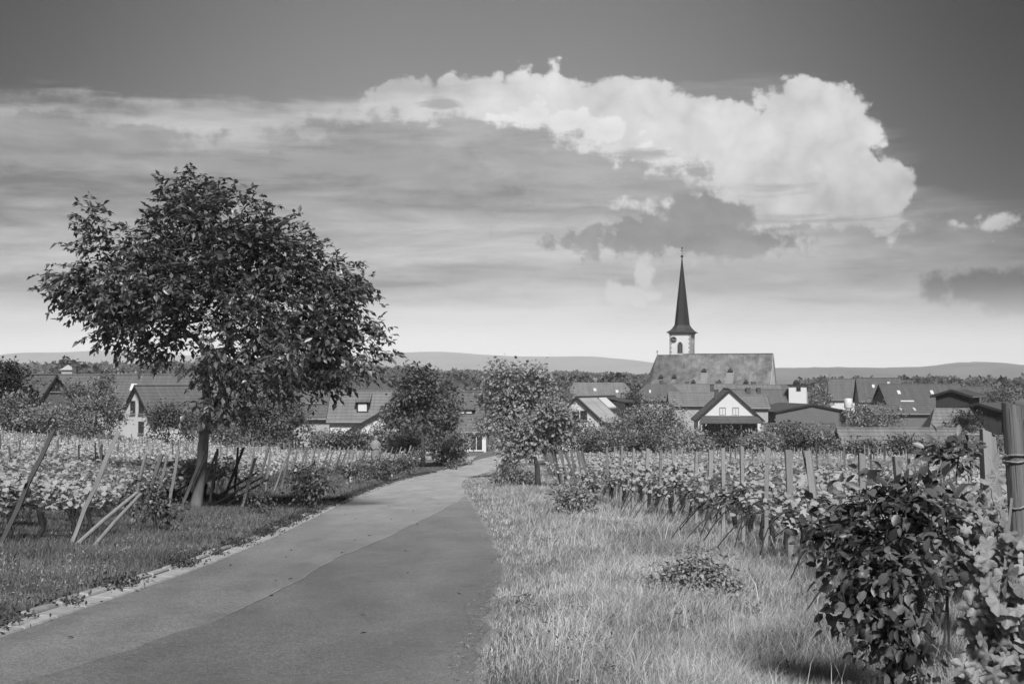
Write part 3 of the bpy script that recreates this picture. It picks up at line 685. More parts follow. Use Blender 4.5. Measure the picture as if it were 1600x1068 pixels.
def shrub(label, px, D, lobes, n, m, seed, ln=.22, name='shrub', cat='shrub', per=46, rad=.34, group=None, tr=.06, droop=.2):
    return tree(name, label, px, D, lobes, n, per, rad, ln, ln * .62, m, Mt['bark_d'], tr, seed, cat=cat, droop=droop - .45 * ((seed * 7) % 5) / 4, group=group, fork=1, tip=.012)
VG = 'garden trees and shrubs in front of the village'
shrub('low dark hedge shrub between the small dark shrub and the walnut trunk', 300, 116, [(296, 660, 26, 14), (312, 665, 22, 10)], 70, Mt['leaf_d'], 30, .18, group=VG)
shrub('tall dark conifer at the left edge behind the vines', 18, 118, [(18, 590, 28, 26), (10, 620, 34, 30), (38, 600, 22, 22), (8, 575, 16, 16), (40, 630, 24, 24), (10, 650, 30, 20)], 170, Mt['conifer'], 31, .25, 'conifer', 'conifer', 34, .3, VG, tr=.2)
shrub('rounded mid-grey shrub under the conifer at the left edge', 30, 112, [(28, 640, 32, 24), (50, 648, 30, 20), (10, 655, 24, 16)], 90, Mt['leaf_m'], 32, .2, group=VG)
shrub('low pale shrub below the timber gable at the left', 78, 110, [(70, 652, 34, 15), (95, 656, 22, 13), (50, 660, 22, 10)], 70, Mt['leaf_m'], 33, .2, group=VG)
shrub('broad bushy tree in front of the left roofs', 150, 108, [(150, 620, 42, 30), (125, 640, 28, 24), (168, 640, 24, 26), (145, 650, 44, 20), (160, 598, 30, 18), (120, 610, 22, 18)], 200, Mt['leaf_m'], 34, .18, 'garden_tree', 'tree', 42, .28, VG, tr=.14)
shrub('small dark shrub right of the white gable with two windows', 262, 110, [(258, 645, 26, 16), (275, 652, 24, 14), (245, 656, 18, 12)], 90, Mt['leaf_d'], 35, .18, group=VG)
shrub('wide dark tree behind the walnut crown', 425, 112, [(420, 635, 50, 34), (385, 650, 36, 26), (460, 640, 36, 32), (440, 665, 50, 20), (365, 668, 30, 14)], 190, Mt['leaf_d'], 36, .24, 'garden_tree', 'tree', 34, .3, VG, tr=.16)
shrub('low shrub just right of the walnut trunk', 345, 106, [(345, 668, 26, 13), (330, 674, 20, 9)], 55, Mt['leaf_m'], 37, .18, group=VG)
for i, (px, top, hw, mm, lab) in enumerate([(508, 672, 20, 'leaf_m', 'rounded shrub left of the white lean-to gable'), (536, 676, 18, 'leaf_d', 'dark shrub directly below the white wall with the dormer roof above'),
        (562, 670, 22, 'leaf_d', 'dark shrub between the white wall and the statue'), (600, 662, 26, 'leaf_m', 'leafy shrub in front of the sloping lean-to roof'),
        (630, 668, 24, 'leaf_d', 'dark dense shrub left of the bend tree trunk'), (692, 670, 22, 'leaf_m', 'rounded shrub right of the bend tree trunk'), (715, 678, 18, 'leaf_m', 'small shrub at the roadside right of the railing')]):
    shrub(lab, px, 118 + i % 3, [(px, (top + 702) / 2, hw, (702 - top) / 2), (px - hw * .5, (top + 708) / 2, hw * .7, (700 - top) / 2.4), (px + hw * .5, (top + 706) / 2, hw * .7, (700 - top) / 2.2)], 70, Mt[mm], 40 + i, .2, group=VG)
shrub('pale hedge of low plants on the far side of the bend', 748, 152, [(748, 692, 26, 9), (722, 690, 14, 8), (775, 692, 16, 9)], 70, Mt['leaf_p'], 48, .2, group=VG)
for i, (px, D, lb, n, mm, lab) in enumerate([
        (880, 118, [(882, 660, 24, 30), (868, 680, 20, 20)], 90, 'leaf_d', 'dark shrub behind the crooked apple tree'),
        (915, 121, [(912, 680, 26, 20), (930, 690, 24, 16)], 80, 'leaf_m', 'rounded shrub below the two dark windows of the white gable'),
        (955, 119, [(950, 682, 30, 22), (968, 670, 24, 18), (945, 695, 34, 12)], 100, 'leaf_m', 'bushy shrub under the pale sheet roof'),
        (1028, 126, [(1026, 648, 40, 30), (1050, 660, 28, 28), (1000, 660, 26, 26), (1030, 675, 46, 22)], 190, 'leaf_m', 'large rounded tree between the two white gabled houses'),
        (1000, 117, [(1000, 692, 30, 16), (1025, 697, 26, 13)], 80, 'leaf_d', 'low dark shrub at the foot of the rounded tree'),
        (1076, 113, [(1072, 690, 30, 20), (1055, 698, 22, 14), (1090, 692, 20, 16)], 110, 'leaf_p', 'pale leafy shrub left of the veranda'),
        (1142, 116, [(1142, 692, 22, 18), (1128, 700, 20, 12)], 80, 'leaf_d', 'dark shrub in front of the veranda opening'),
        (1185, 112, [(1182, 694, 26, 15), (1200, 690, 18, 16)], 80, 'leaf_p', 'feathery pale shrub right of the veranda post'),
        (1232, 114, [(1230, 684, 30, 22), (1215, 695, 24, 14), (1252, 690, 20, 18)], 120, 'leaf_d', 'dense dark shrub below the grey barn wall'),
        (1278, 113, [(1276, 688, 26, 20), (1292, 696, 22, 14)], 90, 'leaf_m', 'mid-grey shrub left of the white roof verge'),
        (1360, 150, [(1362, 645, 38, 22), (1335, 652, 24, 16), (1392, 650, 22, 16), (1360, 658, 44, 12)], 130, 'leaf_m', 'broad tree behind the long low roof'),
        (1335, 106, [(1330, 702, 26, 10), (1355, 700, 22, 10)], 60, 'leaf_d', 'low shrub along the eave of the long low roof'),
        (1412, 106, [(1412, 698, 26, 14), (1440, 702, 26, 10)], 80, 'leaf_d', 'dark shrub at the middle of the long low roof'),
        (1500, 106, [(1495, 700, 30, 14), (1530, 704, 30, 12)], 80, 'leaf_m', 'shrub at the right end of the long low roof'),
        (1586, 104, [(1580, 700, 34, 18), (1610, 695, 26, 20)], 70, 'leaf_d', 'dark shrub at the right edge behind the round post')]):
    shrub(lab, px, D, lb, n, Mt[mm], 60 + i, .2, 'garden_tree' if n > 125 else 'shrub', 'tree' if n > 125 else 'shrub', group=VG)

for i, (px, D, py, hw, mm, lab) in enumerate([(880, 236, 606, 16, 'leaf_m', 'small tree between the pale tree and the roofs left of the church'), (990, 222, 610, 16, 'leaf_d', 'small dark tree below the church choir'),
        (1276, 258, 603, 15, 'leaf_m', 'tree right of the white block'), (1560, 232, 604, 26, 'leaf_d', 'broad dark tree behind the ribbed sheds'), (1210, 300, 604, 12, 'leaf_d', 'small tree under the church gable end'),
        (505, 205, 596, 18, 'leaf_m', 'tree behind the low house right of the walnut crown'), (640, 218, 600, 22, 'leaf_m', 'tree behind the dormer house'), (745, 205, 603, 16, 'leaf_d', 'tree behind the two tier roof'),
        (195, 215, 577, 20, 'leaf_m', 'pale tree behind the long tiled roof at the left'), (40, 190, 584, 20, 'leaf_d', 'dark tree behind the timber clad gable'), (1425, 290, 597, 16, 'leaf_m', 'tree behind the long dark barn')]):
    shrub(lab, px, D, [(px, py + 13, hw, 13), (px - hw * .6, py + 20, hw * .7, 12), (px + hw * .6, py + 20, hw * .7, 12)], 60, Mt[mm], 120 + i, .34, 'village_tree', 'tree', 34, .5, 'trees among the village roofs', tr=.15)
# far wood behind the village
def far_wood():
    r = np.random.default_rng(99); Pp, A_, N_, LL = [], [], [], []
    def tr(x, y, hh, w, n):
        z0 = g(x, y); c = np.array([x, y, z0 + hh * .58]); d = unit(r.normal(0, 1, (n, 3))); d[:, 2] = np.abs(d[:, 2]) * 1.0 - .35 * r.random(n)
        Pp.append(c + d * np.array([w, w, hh * .45]) * (.8 + .25 * r.random((n, 1)))); A_.append(r.normal(0, 1, (n, 3))); N_.append(d + r.normal(0, .5, (n, 3))); LL.append(w * .42 * (.6 + .8 * r.random(n)))
    for i in range(620):
        px = r.uniform(-60, 640) if i < 400 else r.uniform(560, 1060); D = r.uniform(850, 1500)
        tt = np.interp(px, [-60, 30, 100, 200, 300, 450, 600, 700, 800, 900, 1000, 1060], [570, 568, 567, 568, 566, 572, 575, 578, 584, 585, 588, 590]) + r.normal(0, 2.2) + 6 * (1500 - D) / 650
        x = (px - 800) / F * D; hh = np.clip(EYE + (HORIZ - tt) / F * D - g(x, D), 6, 26); tr(x, D, hh, r.uniform(4, 7.5), 90)
    for i in range(150):
        px = r.uniform(1250, 1700); D = r.uniform(420, 900); x = (px - 800) / F * D; tr(x, D, r.uniform(5, 9), r.uniform(2.5, 4.5), 80)
    for i in range(110):
        px = r.uniform(-60, 1000); D = r.uniform(330, 700); x = (px - 800) / F * D; tr(x, D, r.uniform(6, 10), r.uniform(2.5, 4.5), 90)
    Pp, A_, N_, LL = map(np.concatenate, (Pp, A_, N_, LL))
    o = link('woods', leaves('woods', Pp, A_, N_, LL, LL * .8, 'diamond', Mt['forest'])); tag(o, 'dark far-off wood behind the village roofs', 'woods', kind='stuff')
far_wood()

# ------------------------------------------------------------------ houses
def window(parent, L, Wd, face, u, z, w, h, fm, pm, sill=True):
    """a framed window on a wall: face F (-y), B (+y), L (-x), R (+x); u along the wall, z = centre height"""
    def place(mb):
        out = []
        for x, y, zz in mb.v:
            if face == 'F': out.append((u + x, -Wd / 2 + y, z + zz))
            elif face == 'B': out.append((u - x, Wd / 2 - y, z + zz))
            elif face == 'L': out.append((-L / 2 + y, u - x, z + zz))
            else: out.append((L / 2 - y, u + x, z + zz))
        mb.v = out; return mb
    t = .09; f = MB(); f.box(-w / 2 - t, -w / 2, -.07, .05, -h / 2 - t, h / 2 + t).box(w / 2, w / 2 + t, -.07, .05, -h / 2 - t, h / 2 + t).box(-w / 2, w / 2, -.07, .05, h / 2, h / 2 + t).box(-w / 2, w / 2, -.07, .05, -h / 2 - t, -h / 2)
    f.box(-.03, .03, -.045, .05, -h / 2, h / 2)
    o = place(f).build('window', fm, parent)
    place(MB().box(-w / 2, w / 2, -.02, .03, -h / 2, h / 2)).build('pane', pm, o)
    if sill: place(MB().box(-w / 2 - .16, w / 2 + .16, -.16, .02, -h / 2 - t - .07, -h / 2 - t - .002)).build('sill', Mt['stone'], o)
    return o

def house(name, label, px, D, ridge_py, eave_py, L, Wd, rot, wm, rm, wins=(), chim=(), over=.4, hip=0., cat='house', group=None, dorm=(), skyl=(), fm='frame', base=None, ridge=True, xoff=None):
    k = D / F; x0 = (px - 800) * k; zb = (g(x0, D) if base is None else base) - .25
    wins = [(w[0], w[1], EYE + (HORIZ - w[2]) * (D - (L / 2 if w[0] in 'LR' and abs(math.sin(R(rot))) > .4 else Wd / 2) * .8) / F - zb, *w[3:]) if w[2] > 100 else w for w in wins]
    hr = EYE + (HORIZ - ridge_py) * k - zb; he = EYE + (HORIZ - eave_py) * k - zb; th = .16
    root = empty(name, (x0, D, zb), R(rot)); tag(root, label, cat, group)
    slope = (hr - he) / (Wd / 2 + over); hw = hr - th - slope * Wd / 2 - .012          # wall head
    wall = MB()
    if hip: wall.box(-L / 2, L / 2, -Wd / 2, Wd / 2, 0, hw)
    else: wall.prism([(-Wd / 2, 0), (Wd / 2, 0), (Wd / 2, hw), (0, hr - th - .012), (-Wd / 2, hw)], -L / 2, L / 2)
    wall.build('wall', wm, root)
    e = Wd / 2 + over; lx_ = L / 2 + over * .8
    rf = MB()
    if hip:
        hx = lx_ - hip
        rf.add([(-lx_, -e, he), (lx_, -e, he), (lx_, e, he), (-lx_, e, he), (-hx, 0, hr), (hx, 0, hr), (-lx_, -e, he - th), (lx_, -e, he - th), (lx_, e, he - th), (-lx_, e, he - th)],
               [(0, 1, 5, 4), (2, 3, 4, 5), (1, 2, 5), (3, 0, 4), (6, 9, 8, 7), (0, 6, 7, 1), (1, 7, 8, 2), (2, 8, 9, 3), (3, 9, 6, 0)])
    else:
        rf.prism([(-e, he), (-e, he - th), (0, hr - th), (e, he - th), (e, he), (0, hr)], -lx_, lx_)
    rf = rf.build('roof', rm, root)
    if ridge and not hip: MB().tube([(-lx_ - .02, 0, hr + .02), (lx_ + .02, 0, hr + .02)], .1, 6).build('ridge_tiles', rm, rf)
    if not hip:
        for sx in (-1, 1):
            xx = sx * lx_
            for sy in (-1, 1): MB().add([(xx, sy * e, he - th - .06), (xx, 0, hr - th - .06), (xx, 0, hr + .03), (xx, sy * e, he + .03), (xx + sx * .05, sy * e, he - th - .06), (xx + sx * .05, 0, hr - th - .06), (xx + sx * .05, 0, hr + .03), (xx + sx * .05, sy * e, he + .03)],
                                      [(0, 1, 2, 3), (4, 7, 6, 5), (0, 4, 5, 1), (2, 6, 7, 3), (0, 3, 7, 4), (1, 5, 6, 2)]).build('verge_board', Mt['trim'], rf)
    MB().tube([(-lx_, -e - .06, he - .1), (lx_, -e - .06, he - .1)], .07, 6).build('rain_gutter', Mt['steel'], rf)
    for cx, cy, hh, ww in chim:
        zc = hr - abs(cy) * slope
        c = MB().box(cx - ww / 2, cx + ww / 2, cy - ww / 2, cy + ww / 2, zc - .5, zc + hh).box(cx - ww / 2 - .06, cx + ww / 2 + .06, cy - ww / 2 - .06, cy + ww / 2 + .06, zc + hh + .002, zc + hh + .09)
        c.build('chimney', Mt['brick'], rf)
    for wn in wins: window(root, L, Wd, *wn, fm=Mt[fm] if len(wn) < 6 else Mt[fm], pm=Mt['glass']) if len(wn) == 5 else window(root, L, Wd, *wn[:5], fm=Mt[fm], pm=Mt[wn[5]])
    for cx, t_, ww, hh in skyl:                 # roof lights lying on the front slope
        ya, yb_ = -e * t_, -e * t_ - hh; za, zb2 = hr + slope * ya, hr + slope * yb_
        MB().add([(cx - ww / 2, ya, za + .1), (cx + ww / 2, ya, za + .1), (cx + ww / 2, yb_, zb2 + .1), (cx - ww / 2, yb_, zb2 + .1), (cx - ww / 2, ya, za - .05), (cx + ww / 2, ya, za - .05), (cx + ww / 2, yb_, zb2 - .05), (cx - ww / 2, yb_, zb2 - .05)],
                 [(3, 2, 1, 0), (0, 1, 5, 4), (1, 2, 6, 5), (2, 3, 7, 6), (3, 0, 4, 7)]).build('roof_light', Mt['white'], rf)
    for cx, tz, ww, hh, dm in dorm:            # shed dormers on the front slope: tz = height of the dormer sill
        ys = -(hr - tz) / slope; yb = -(hr - tz - hh) / slope * .55
        d = MB().add([(cx - ww / 2, ys, tz), (cx + ww / 2, ys, tz), (cx + ww / 2, ys, tz + hh), (cx - ww / 2, ys, tz + hh), (cx - ww / 2, yb, tz), (cx + ww / 2, yb, tz), (cx + ww / 2, yb, tz + hh + .25), (cx - ww / 2, yb, tz + hh + .25)],
                     [(0, 1, 2, 3), (1, 5, 6, 2), (4, 0, 3, 7), (3, 2, 6, 7), (0, 4, 5, 1), (4, 7, 6, 5)]).build('dormer', Mt['trim'], root)
        MB().box(cx - ww * .36, cx + ww * .36, ys - .05, ys + .02, tz + .12, tz + hh - .12).build('pane', Mt[dm], d)
        dr = MB(); q = ww / 2 + .18
        dr.add([(cx - q, ys - .3, tz + hh), (cx + q, ys - .3, tz + hh), (cx + q, -.3, hr - .25), (cx - q, -.3, hr - .25), (cx - q, ys - .3, tz + hh + .12), (cx + q, ys - .3, tz + hh + .12), (cx + q, -.3, hr - .1), (cx - q, -.3, hr - .1)],
               [(0, 3, 2, 1), (4, 5, 6, 7), (0, 1, 5, 4), (1, 2, 6, 5), (2, 3, 7, 6), (3, 0, 4, 7)]).build('dormer_roof', rm, d)
    return root
HG = 'houses of the village'
pl, plc, plg = Mt['plaster'], Mt['plaster_c'], Mt['plaster_g']; rf_, rl, rd = Mt['roof'], Mt['roof_l'], Mt['roof_d']
house('house', 'large house with long dark roof behind the white gable at the left', 262, 152, 585, 636, 11, 8, 0, plc, rf_, skyl=[(-3.2, .3, .6, .8)], chim=[(-2, .3, .9, .6)], group=HG)
house('house', 'white gabled house with two upper windows left of the walnut trunk', 262, 134, 602, 654, 6.4, 5.0, 46, pl, rf_, wins=[('L', -.72, 636, .62, 1.0), ('L', .72, 636, .62, 1.0), ('L', -.72, 667, .7, .9)], group=HG, fm='frame_d')
house('house', 'long tiled house roof behind the broad left tree', 135, 168, 585, 632, 9.6, 8, 0, plc, rf_, chim=[(-1.4, .2, 1.1, .5), (1.3, .4, .6, .8)], group=HG, wins=[('R', 0, 5.6, 1.0, 1.2)])
house('house', 'house with timber clad gable beside the dark conifer', 66, 142, 585, 638, 5.0, 4.2, -42, Mt['wood_d'], rf_, wins=[('R', 0, 5.0, .9, 1.0)], group=HG, fm='frame_d')
t = house('turret', 'small turret with a pale pyramid roof above the left roofs', 107, 262, 569.5, 577, 2.1, 2.1, 8, plc, Mt['panel'], over=.2, hip=1.22, cat='turret')
house('house', 'house with weathered tiled roof, dormer and white wall in the middle left', 578, 140, 611, 656, 7.0, 6.4, 0, pl, rl, dorm=[(-.45, 4.25, 1.15, 1.0, 'shutter')], group=HG, wins=[('F', -2.9, 2.2, .8, 1.0, 'shutter')], chim=[(-2.2, .1, .4, .5)])
house('house', 'white lean-to gable with a sloping tiled roof beside the dormer house', 604, 131, 643, 673, 4, 5.6, 80, pl, rf_, group=HG)
house('house', 'low house with pale wall half hidden right of the walnut crown', 494, 166, 609, 628, 4.5, 5, 0, plc, rf_, group=HG)
house('house', 'low front roof half hidden right of the walnut crown', 490, 148, 634, 652, 3.6, 5, 4, plc, rf_, group=HG)
house('house', 'hipped dark roof behind the dormer house', 572, 235, 590, 611, 9, 9, 5, plc, rd, hip=3, group=HG, chim=[(-1, .3, .5, .7)])
house('house', 'house with two tier tiled roof between the bend tree and the pale tree', 722, 150, 612, 671, 5.2, 7.5, 0, pl, rf_, dorm=[(.4, 4.1, 1.9, .5, 'shutter')], group=HG, wins=[('F', 1.6, 1.2, 1.2, 1.4)])
house('house', 'tiny white gable far behind the two tier roof', 717, 300, 607, 612, 4, 3, 80, pl, rl, group=HG)
# white house with pale sheet roof
wh = house('house', 'white gabled house with two dark windows and a pale sheet roof', 931, 154, 619, 660, 9.0, 6.4, 60, pl, Mt['metal_d'], wins=[('L', -.85, 648, .62, .8), ('L', .12, 648, .62, .8)], group=HG, fm='frame_d', over=.25)
house('house', 'tiled roof at the left of the church choir', 936, 262, 597, 622, 13, 8, 3, plc, rl, group=HG, hip=2.2, chim=[(1.2, .2, .8, .6), (-3, .5, .8, .5)], skyl=[(-1, .4, .5, .6), (3, .5, .5, .6)])
house('house', 'wide dark roof in front of the church choir', 1030, 236, 600, 624, 9.5, 9, -4, plc, rf_, hip=3, group=HG, skyl=[(-1.6, .4, .3, .7)], chim=[(.3, .4, .7, .6)])
house('house', 'pale tiled roof in front of the church nave', 1098, 275, 600, 618, 12, 8, -2, plc, rl, group=HG, chim=[(-3, .4, .6, .8), (3, .4, .7, .9)])
house('house', 'narrow low roof under the right end of the church', 1170, 282, 601, 618, 12, 8, -2, plc, rl, group=HG, chim=[(1, .4, .7, .9)])
house('house', 'dark broad roof left of the white tower block', 1190, 240, 608, 642, 10, 8, 0, plg, rf_, group=HG, chim=[(-2.4, -.6, .7, .7), (-.6, -.6, .7, .6)])
house('house', 'tiled house roof directly behind the white veranda gable', 1088, 200, 613, 632, 7.4, 7, -4, plc, rl, group=HG, chim=[(2.2, .3, 1.2, .5)])
house('house', 'small tiled roof right behind the veranda gable', 1165, 205, 618, 636, 5.5, 6, -2, plc, rl, group=HG)
# veranda house
k = 176 / F
vh = house('house', 'white gabled house with two small windows above a dark veranda', 1135, 180, 607, 655, 9, 7.7, 86, pl, rf_, wins=[('L', .85, 642, .62, .85, 'shutter'), ('L', -.75, 642, .62, .85, 'shutter')], group=HG, chim=[(1, 1.2, .9, .5)], fm='stone')
MB().add([(-5.0, -3.9, 3.3), (-5.0, 3.6, 3.3), (-7.0, -3.9, 2.6), (-7.0, 3.9, 2.6), (-4.48, -3.3, 3.5), (-4.48, 3.3, 3.5), (-7.0, -3.9, 2.72), (-7.0, 3.9, 2.72)],
         [(2, 3, 5, 4), (6, 4, 5, 7), (2, 4, 6), (3, 7, 5), (2, 6, 7, 3)]).build('veranda_roof', rd, vh)
for yy in (-3.8, -1.2, 1.2, 3.6): MB().box(-6.85, -6.68, yy - .07, yy + .07, -1, 2.64).build('veranda_post', Mt['frame_d'] if abs(yy) < 3 else Mt['plaster_c'], vh)
MB().box(-6.9, -6.7, -3.7, 3.5, -1, .95).build('veranda_parapet', Mt['boards'], vh)
MB().box(-4.62, -4.54, -3.4, 3.2, 0, 2.9).build('veranda_back', Mt['frame_d'], vh)
for yy in (-2.2, 0.2, 2.2): MB().box(-4.72, -4.63, yy - .5, yy + .5, .3, 2.5).build('veranda_glazing', Mt['glass'], vh)
# grey barn, flat block
house('barn', 'grey plastered barn with a wide low gable in front of the white block', 1244, 212, 629.5, 641, 12, 11, 100, plg, Mt['metal_d'], over=.35, cat='barn', ridge=False)
house('shed', 'low dark tiled shed below the grey barn wall', 1240, 196, 661, 682, 10.5, 5, 0, Mt['brick'], rd, cat='shed', skyl=[(-2.6, .35, .7, .5)])
def block():
    D = 238; k = D / F; x0 = (1247 - 800) * k; zb = g(x0, D) - .2; top = EYE + (HORIZ - 602) * k - zb
    root = empty('tower_block', (x0, D, zb), R(-16)); tag(root, 'white windowed block with a flat roof rising behind the grey barn', 'building')
    MB().box(-1.45, 1.45, -1.3, 1.3, 0, top).build('wall', pl, root)
    o = MB().box(-1.75, 1.75, -1.6, 1.6, top + .002, top + .18).build('roof', Mt['trim'], root)
    MB().lathe([(.5, top + .18), (.55, top + .5), (.3, top + .85), (.05, top + 1.0)], -.3, 0, 10).build('vent_cowl', Mt['trim'], o)
    window(root, 2.9, 2.6, 'F', .15, top - .6, .55, .5, Mt['frame_d'], Mt['glass'], False); window(root, 2.9, 2.6, 'R', 0, top - .6, .5, .6, Mt['frame_d'], Mt['glass'], False)
block()
# right part of the village
house('house', 'steep roofed house with white verge right of the white block', 1330, 300, 592, 624, 9, 7, -12, pl, rf_, group=HG, chim=[(-3, .3, .4, .4)])
house('house', 'tall dark steep roof right of the steep white verged house', 1372, 284, 590.5, 626, 8.2, 8, -6, plc, rd, group=HG, skyl=[(1.9, .16, .5, .5), (-1.2, .3, .5, .5)], chim=[(-1.8, .3, .3, .6), (0, .3, .3, .6)])
house('barn', 'long dark barn roof with chimney in the right background', 1436, 236, 600, 634, 13, 9, 2, plg, rd, cat='barn', skyl=[(-4.0, .3, .5, .7), (1.5, .3, .5, .7), (-3.2, .75, 2.2, .12)], chim=[(4.2, .2, .6, .6)])
house('barn', 'low roofed wing in front of the long dark barn', 1408, 214, 633, 645, 10, 6, 2, plg, rf_, cat='barn', skyl=[(-.6, .35, .3, .9), (1.4, .35, .3, .9)])
house('barn', 'plain dark roof behind the raised timber shed', 1510, 250, 604, 628, 9, 8, 2, plg, rd, cat='barn')
house('shed', 'raised dark timber shed with a low pitched roof', 1496, 150, 608, 618, 4.4, 3.4, 58, Mt['boards'], Mt['metal_d'], cat='shed', over=.5, ridge=False)
house('shed', 'wide dark shed with a ribbed sheet roof behind the round post', 1550, 138, 628, 647, 7.4, 7.2, 52, Mt['boards'], Mt['metal'], cat='shed', over=.6, ridge=False)
house('shed', 'dark shed with ribbed roof at the right edge', 1622, 128, 640, 655, 5, 4, 10, Mt['boards'], Mt['metal'], cat='shed', ridge=False)
low = house('shed', 'long low shed with weathered roof and white verge behind the vines', 1400, 116, 669, 695, 9.2, 4.4, -3, pl, rl, cat='shed', over=.3)
house('shed', 'low flat shed at the right end of the long low roof', 1545, 112, 681, 694, 5, 4, 2, plg, rf_, cat='shed')
iv = house('house', 'house with steep tiled roof and an ivy covered hip', 1487, 128, 637, 674, 4.4, 5.0, -8, Mt['brick'], rl, hip=1.0, group=HG)
shrub('dark ivy mantle over the hip of the steep tiled house', 1512, 126, [(1514, 655, 19, 18), (1500, 668, 24, 12), (1526, 668, 16, 14)], 110, Mt['ivy'], 95, .18, 'ivy', 'ivy')

# pale sheets and collectors on the roof of the white house (local slope of its right side)
def roof_sheets():
    L, Wd, over = 9.0, 6.4, .25; k = 154 / F; zb = g((931 - 800) * k, 154) - .25; hr = EYE + (HORIZ - 619) * k - zb; he = EYE + (HORIZ - 660) * k - zb
    s = (hr - he) / (Wd / 2 + over)
    def sheet(name, x0, x1, y0, y1, m, up):
        MB().add([(x0, -y0, hr - y0 * s + up), (x1, -y0, hr - y0 * s + up), (x1, -y1, hr - y1 * s + up), (x0, -y1, hr - y1 * s + up), (x0, -y0, hr - y0 * s), (x1, -y0, hr - y0 * s), (x1, -y1, hr - y1 * s), (x0, -y1, hr - y1 * s)],
                 [(3, 2, 1, 0), (0, 1, 5, 4), (1, 2, 6, 5), (2, 3, 7, 6), (3, 0, 4, 7)]).build(name, m, wh)
    for i in range(2):
        for j in range(3): sheet('roof_sheet', -4.3 + i * 2.05, -2.3 + i * 2.05, .22 + j * 1.04, 1.23 + j * 1.04, Mt['panel'], .06)
    sheet('skylight', .1, 1.9, .3, 1.5, Mt['white'], .12); sheet('solar_collector', .2, 1.9, 1.75, 2.95, Mt['solar'], .08)
    o = MB().add([(2.25, -.2, hr - .25), (4.4, -.2, hr - .25), (4.4, -2.6, hr - .7), (2.25, -2.6, hr - .7), (2.25, -.2, hr - .1), (4.4, -.2, hr - .1), (4.4, -2.6, hr - .55), (2.25, -2.6, hr - .55)],
                 [(0, 3, 2, 1), (4, 5, 6, 7), (0, 1, 5, 4), (1, 2, 6, 5), (2, 3, 7, 6), (3, 0, 4, 7)]).build('dormer', Mt['metal_d'], wh)
    MB().box(2.35, 4.3, -2.35, -.5, hr - 2.4, hr - .56).build('dormer_wall', Mt['boards'], o)
roof_sheets()

# cylindrical tank, poles and antennas
def tank():
    D = 205; p = P(1325, 630, D); root = empty('tank', (p.x, p.y, g(p.x, p.y))); z = p.z - g(p.x, p.y)
    tag(root, 'pale upright cylindrical tank on a stand right of the white block', 'tank')
    MB().lathe([(.2, z - .75), (.55, z - .7), (.6, z - .6), (.6, z + .6), (.5, z + .72), (.1, z + .78)], 0, 0, 18).build('shell', Mt['tank'], root, True)
    for a in range(4): MB().tube([(.42 * math.cos(a * 1.57 + .7), .42 * math.sin(a * 1.57 + .7), -.2), (.42 * math.cos(a * 1.57 + .7), .42 * math.sin(a * 1.57 + .7), z - .7)], .05, 6).build('leg', Mt['steel'], root)
tank()
for i, (px, pt, D, lab) in enumerate([(1211, 600, 250, 'thin mast in front of the church gable'), (1300, 583, 298, 'thin aerial on the steep roof right of the white block'), (1395, 586, 280, 'thin aerial on the tall dark roof'), (945, 607, 170, 'aerial on the white house with the sheet roof'), (1432, 594, 236, 'thin aerial on the long dark barn roof')]):
    p = P(px, pt, D); z0 = g(p.x, p.y); root = empty('aerial', (p.x, p.y + 2.5, z0)); tag(root, lab, 'aerial', 'aerials and masts in the village')
    MB().tube([(0, 0, -.2), (0, 0, p.z - z0)], .045, 6).build('mast', Mt['steel'], root)
    if i: 
        for j in range(3): MB().box(-.45 + .1 * j, .45 - .1 * j, -.02, .02, p.z - z0 - .15 - j * .25, p.z - z0 - .11 - j * .25).build('rod', Mt['steel'], root)

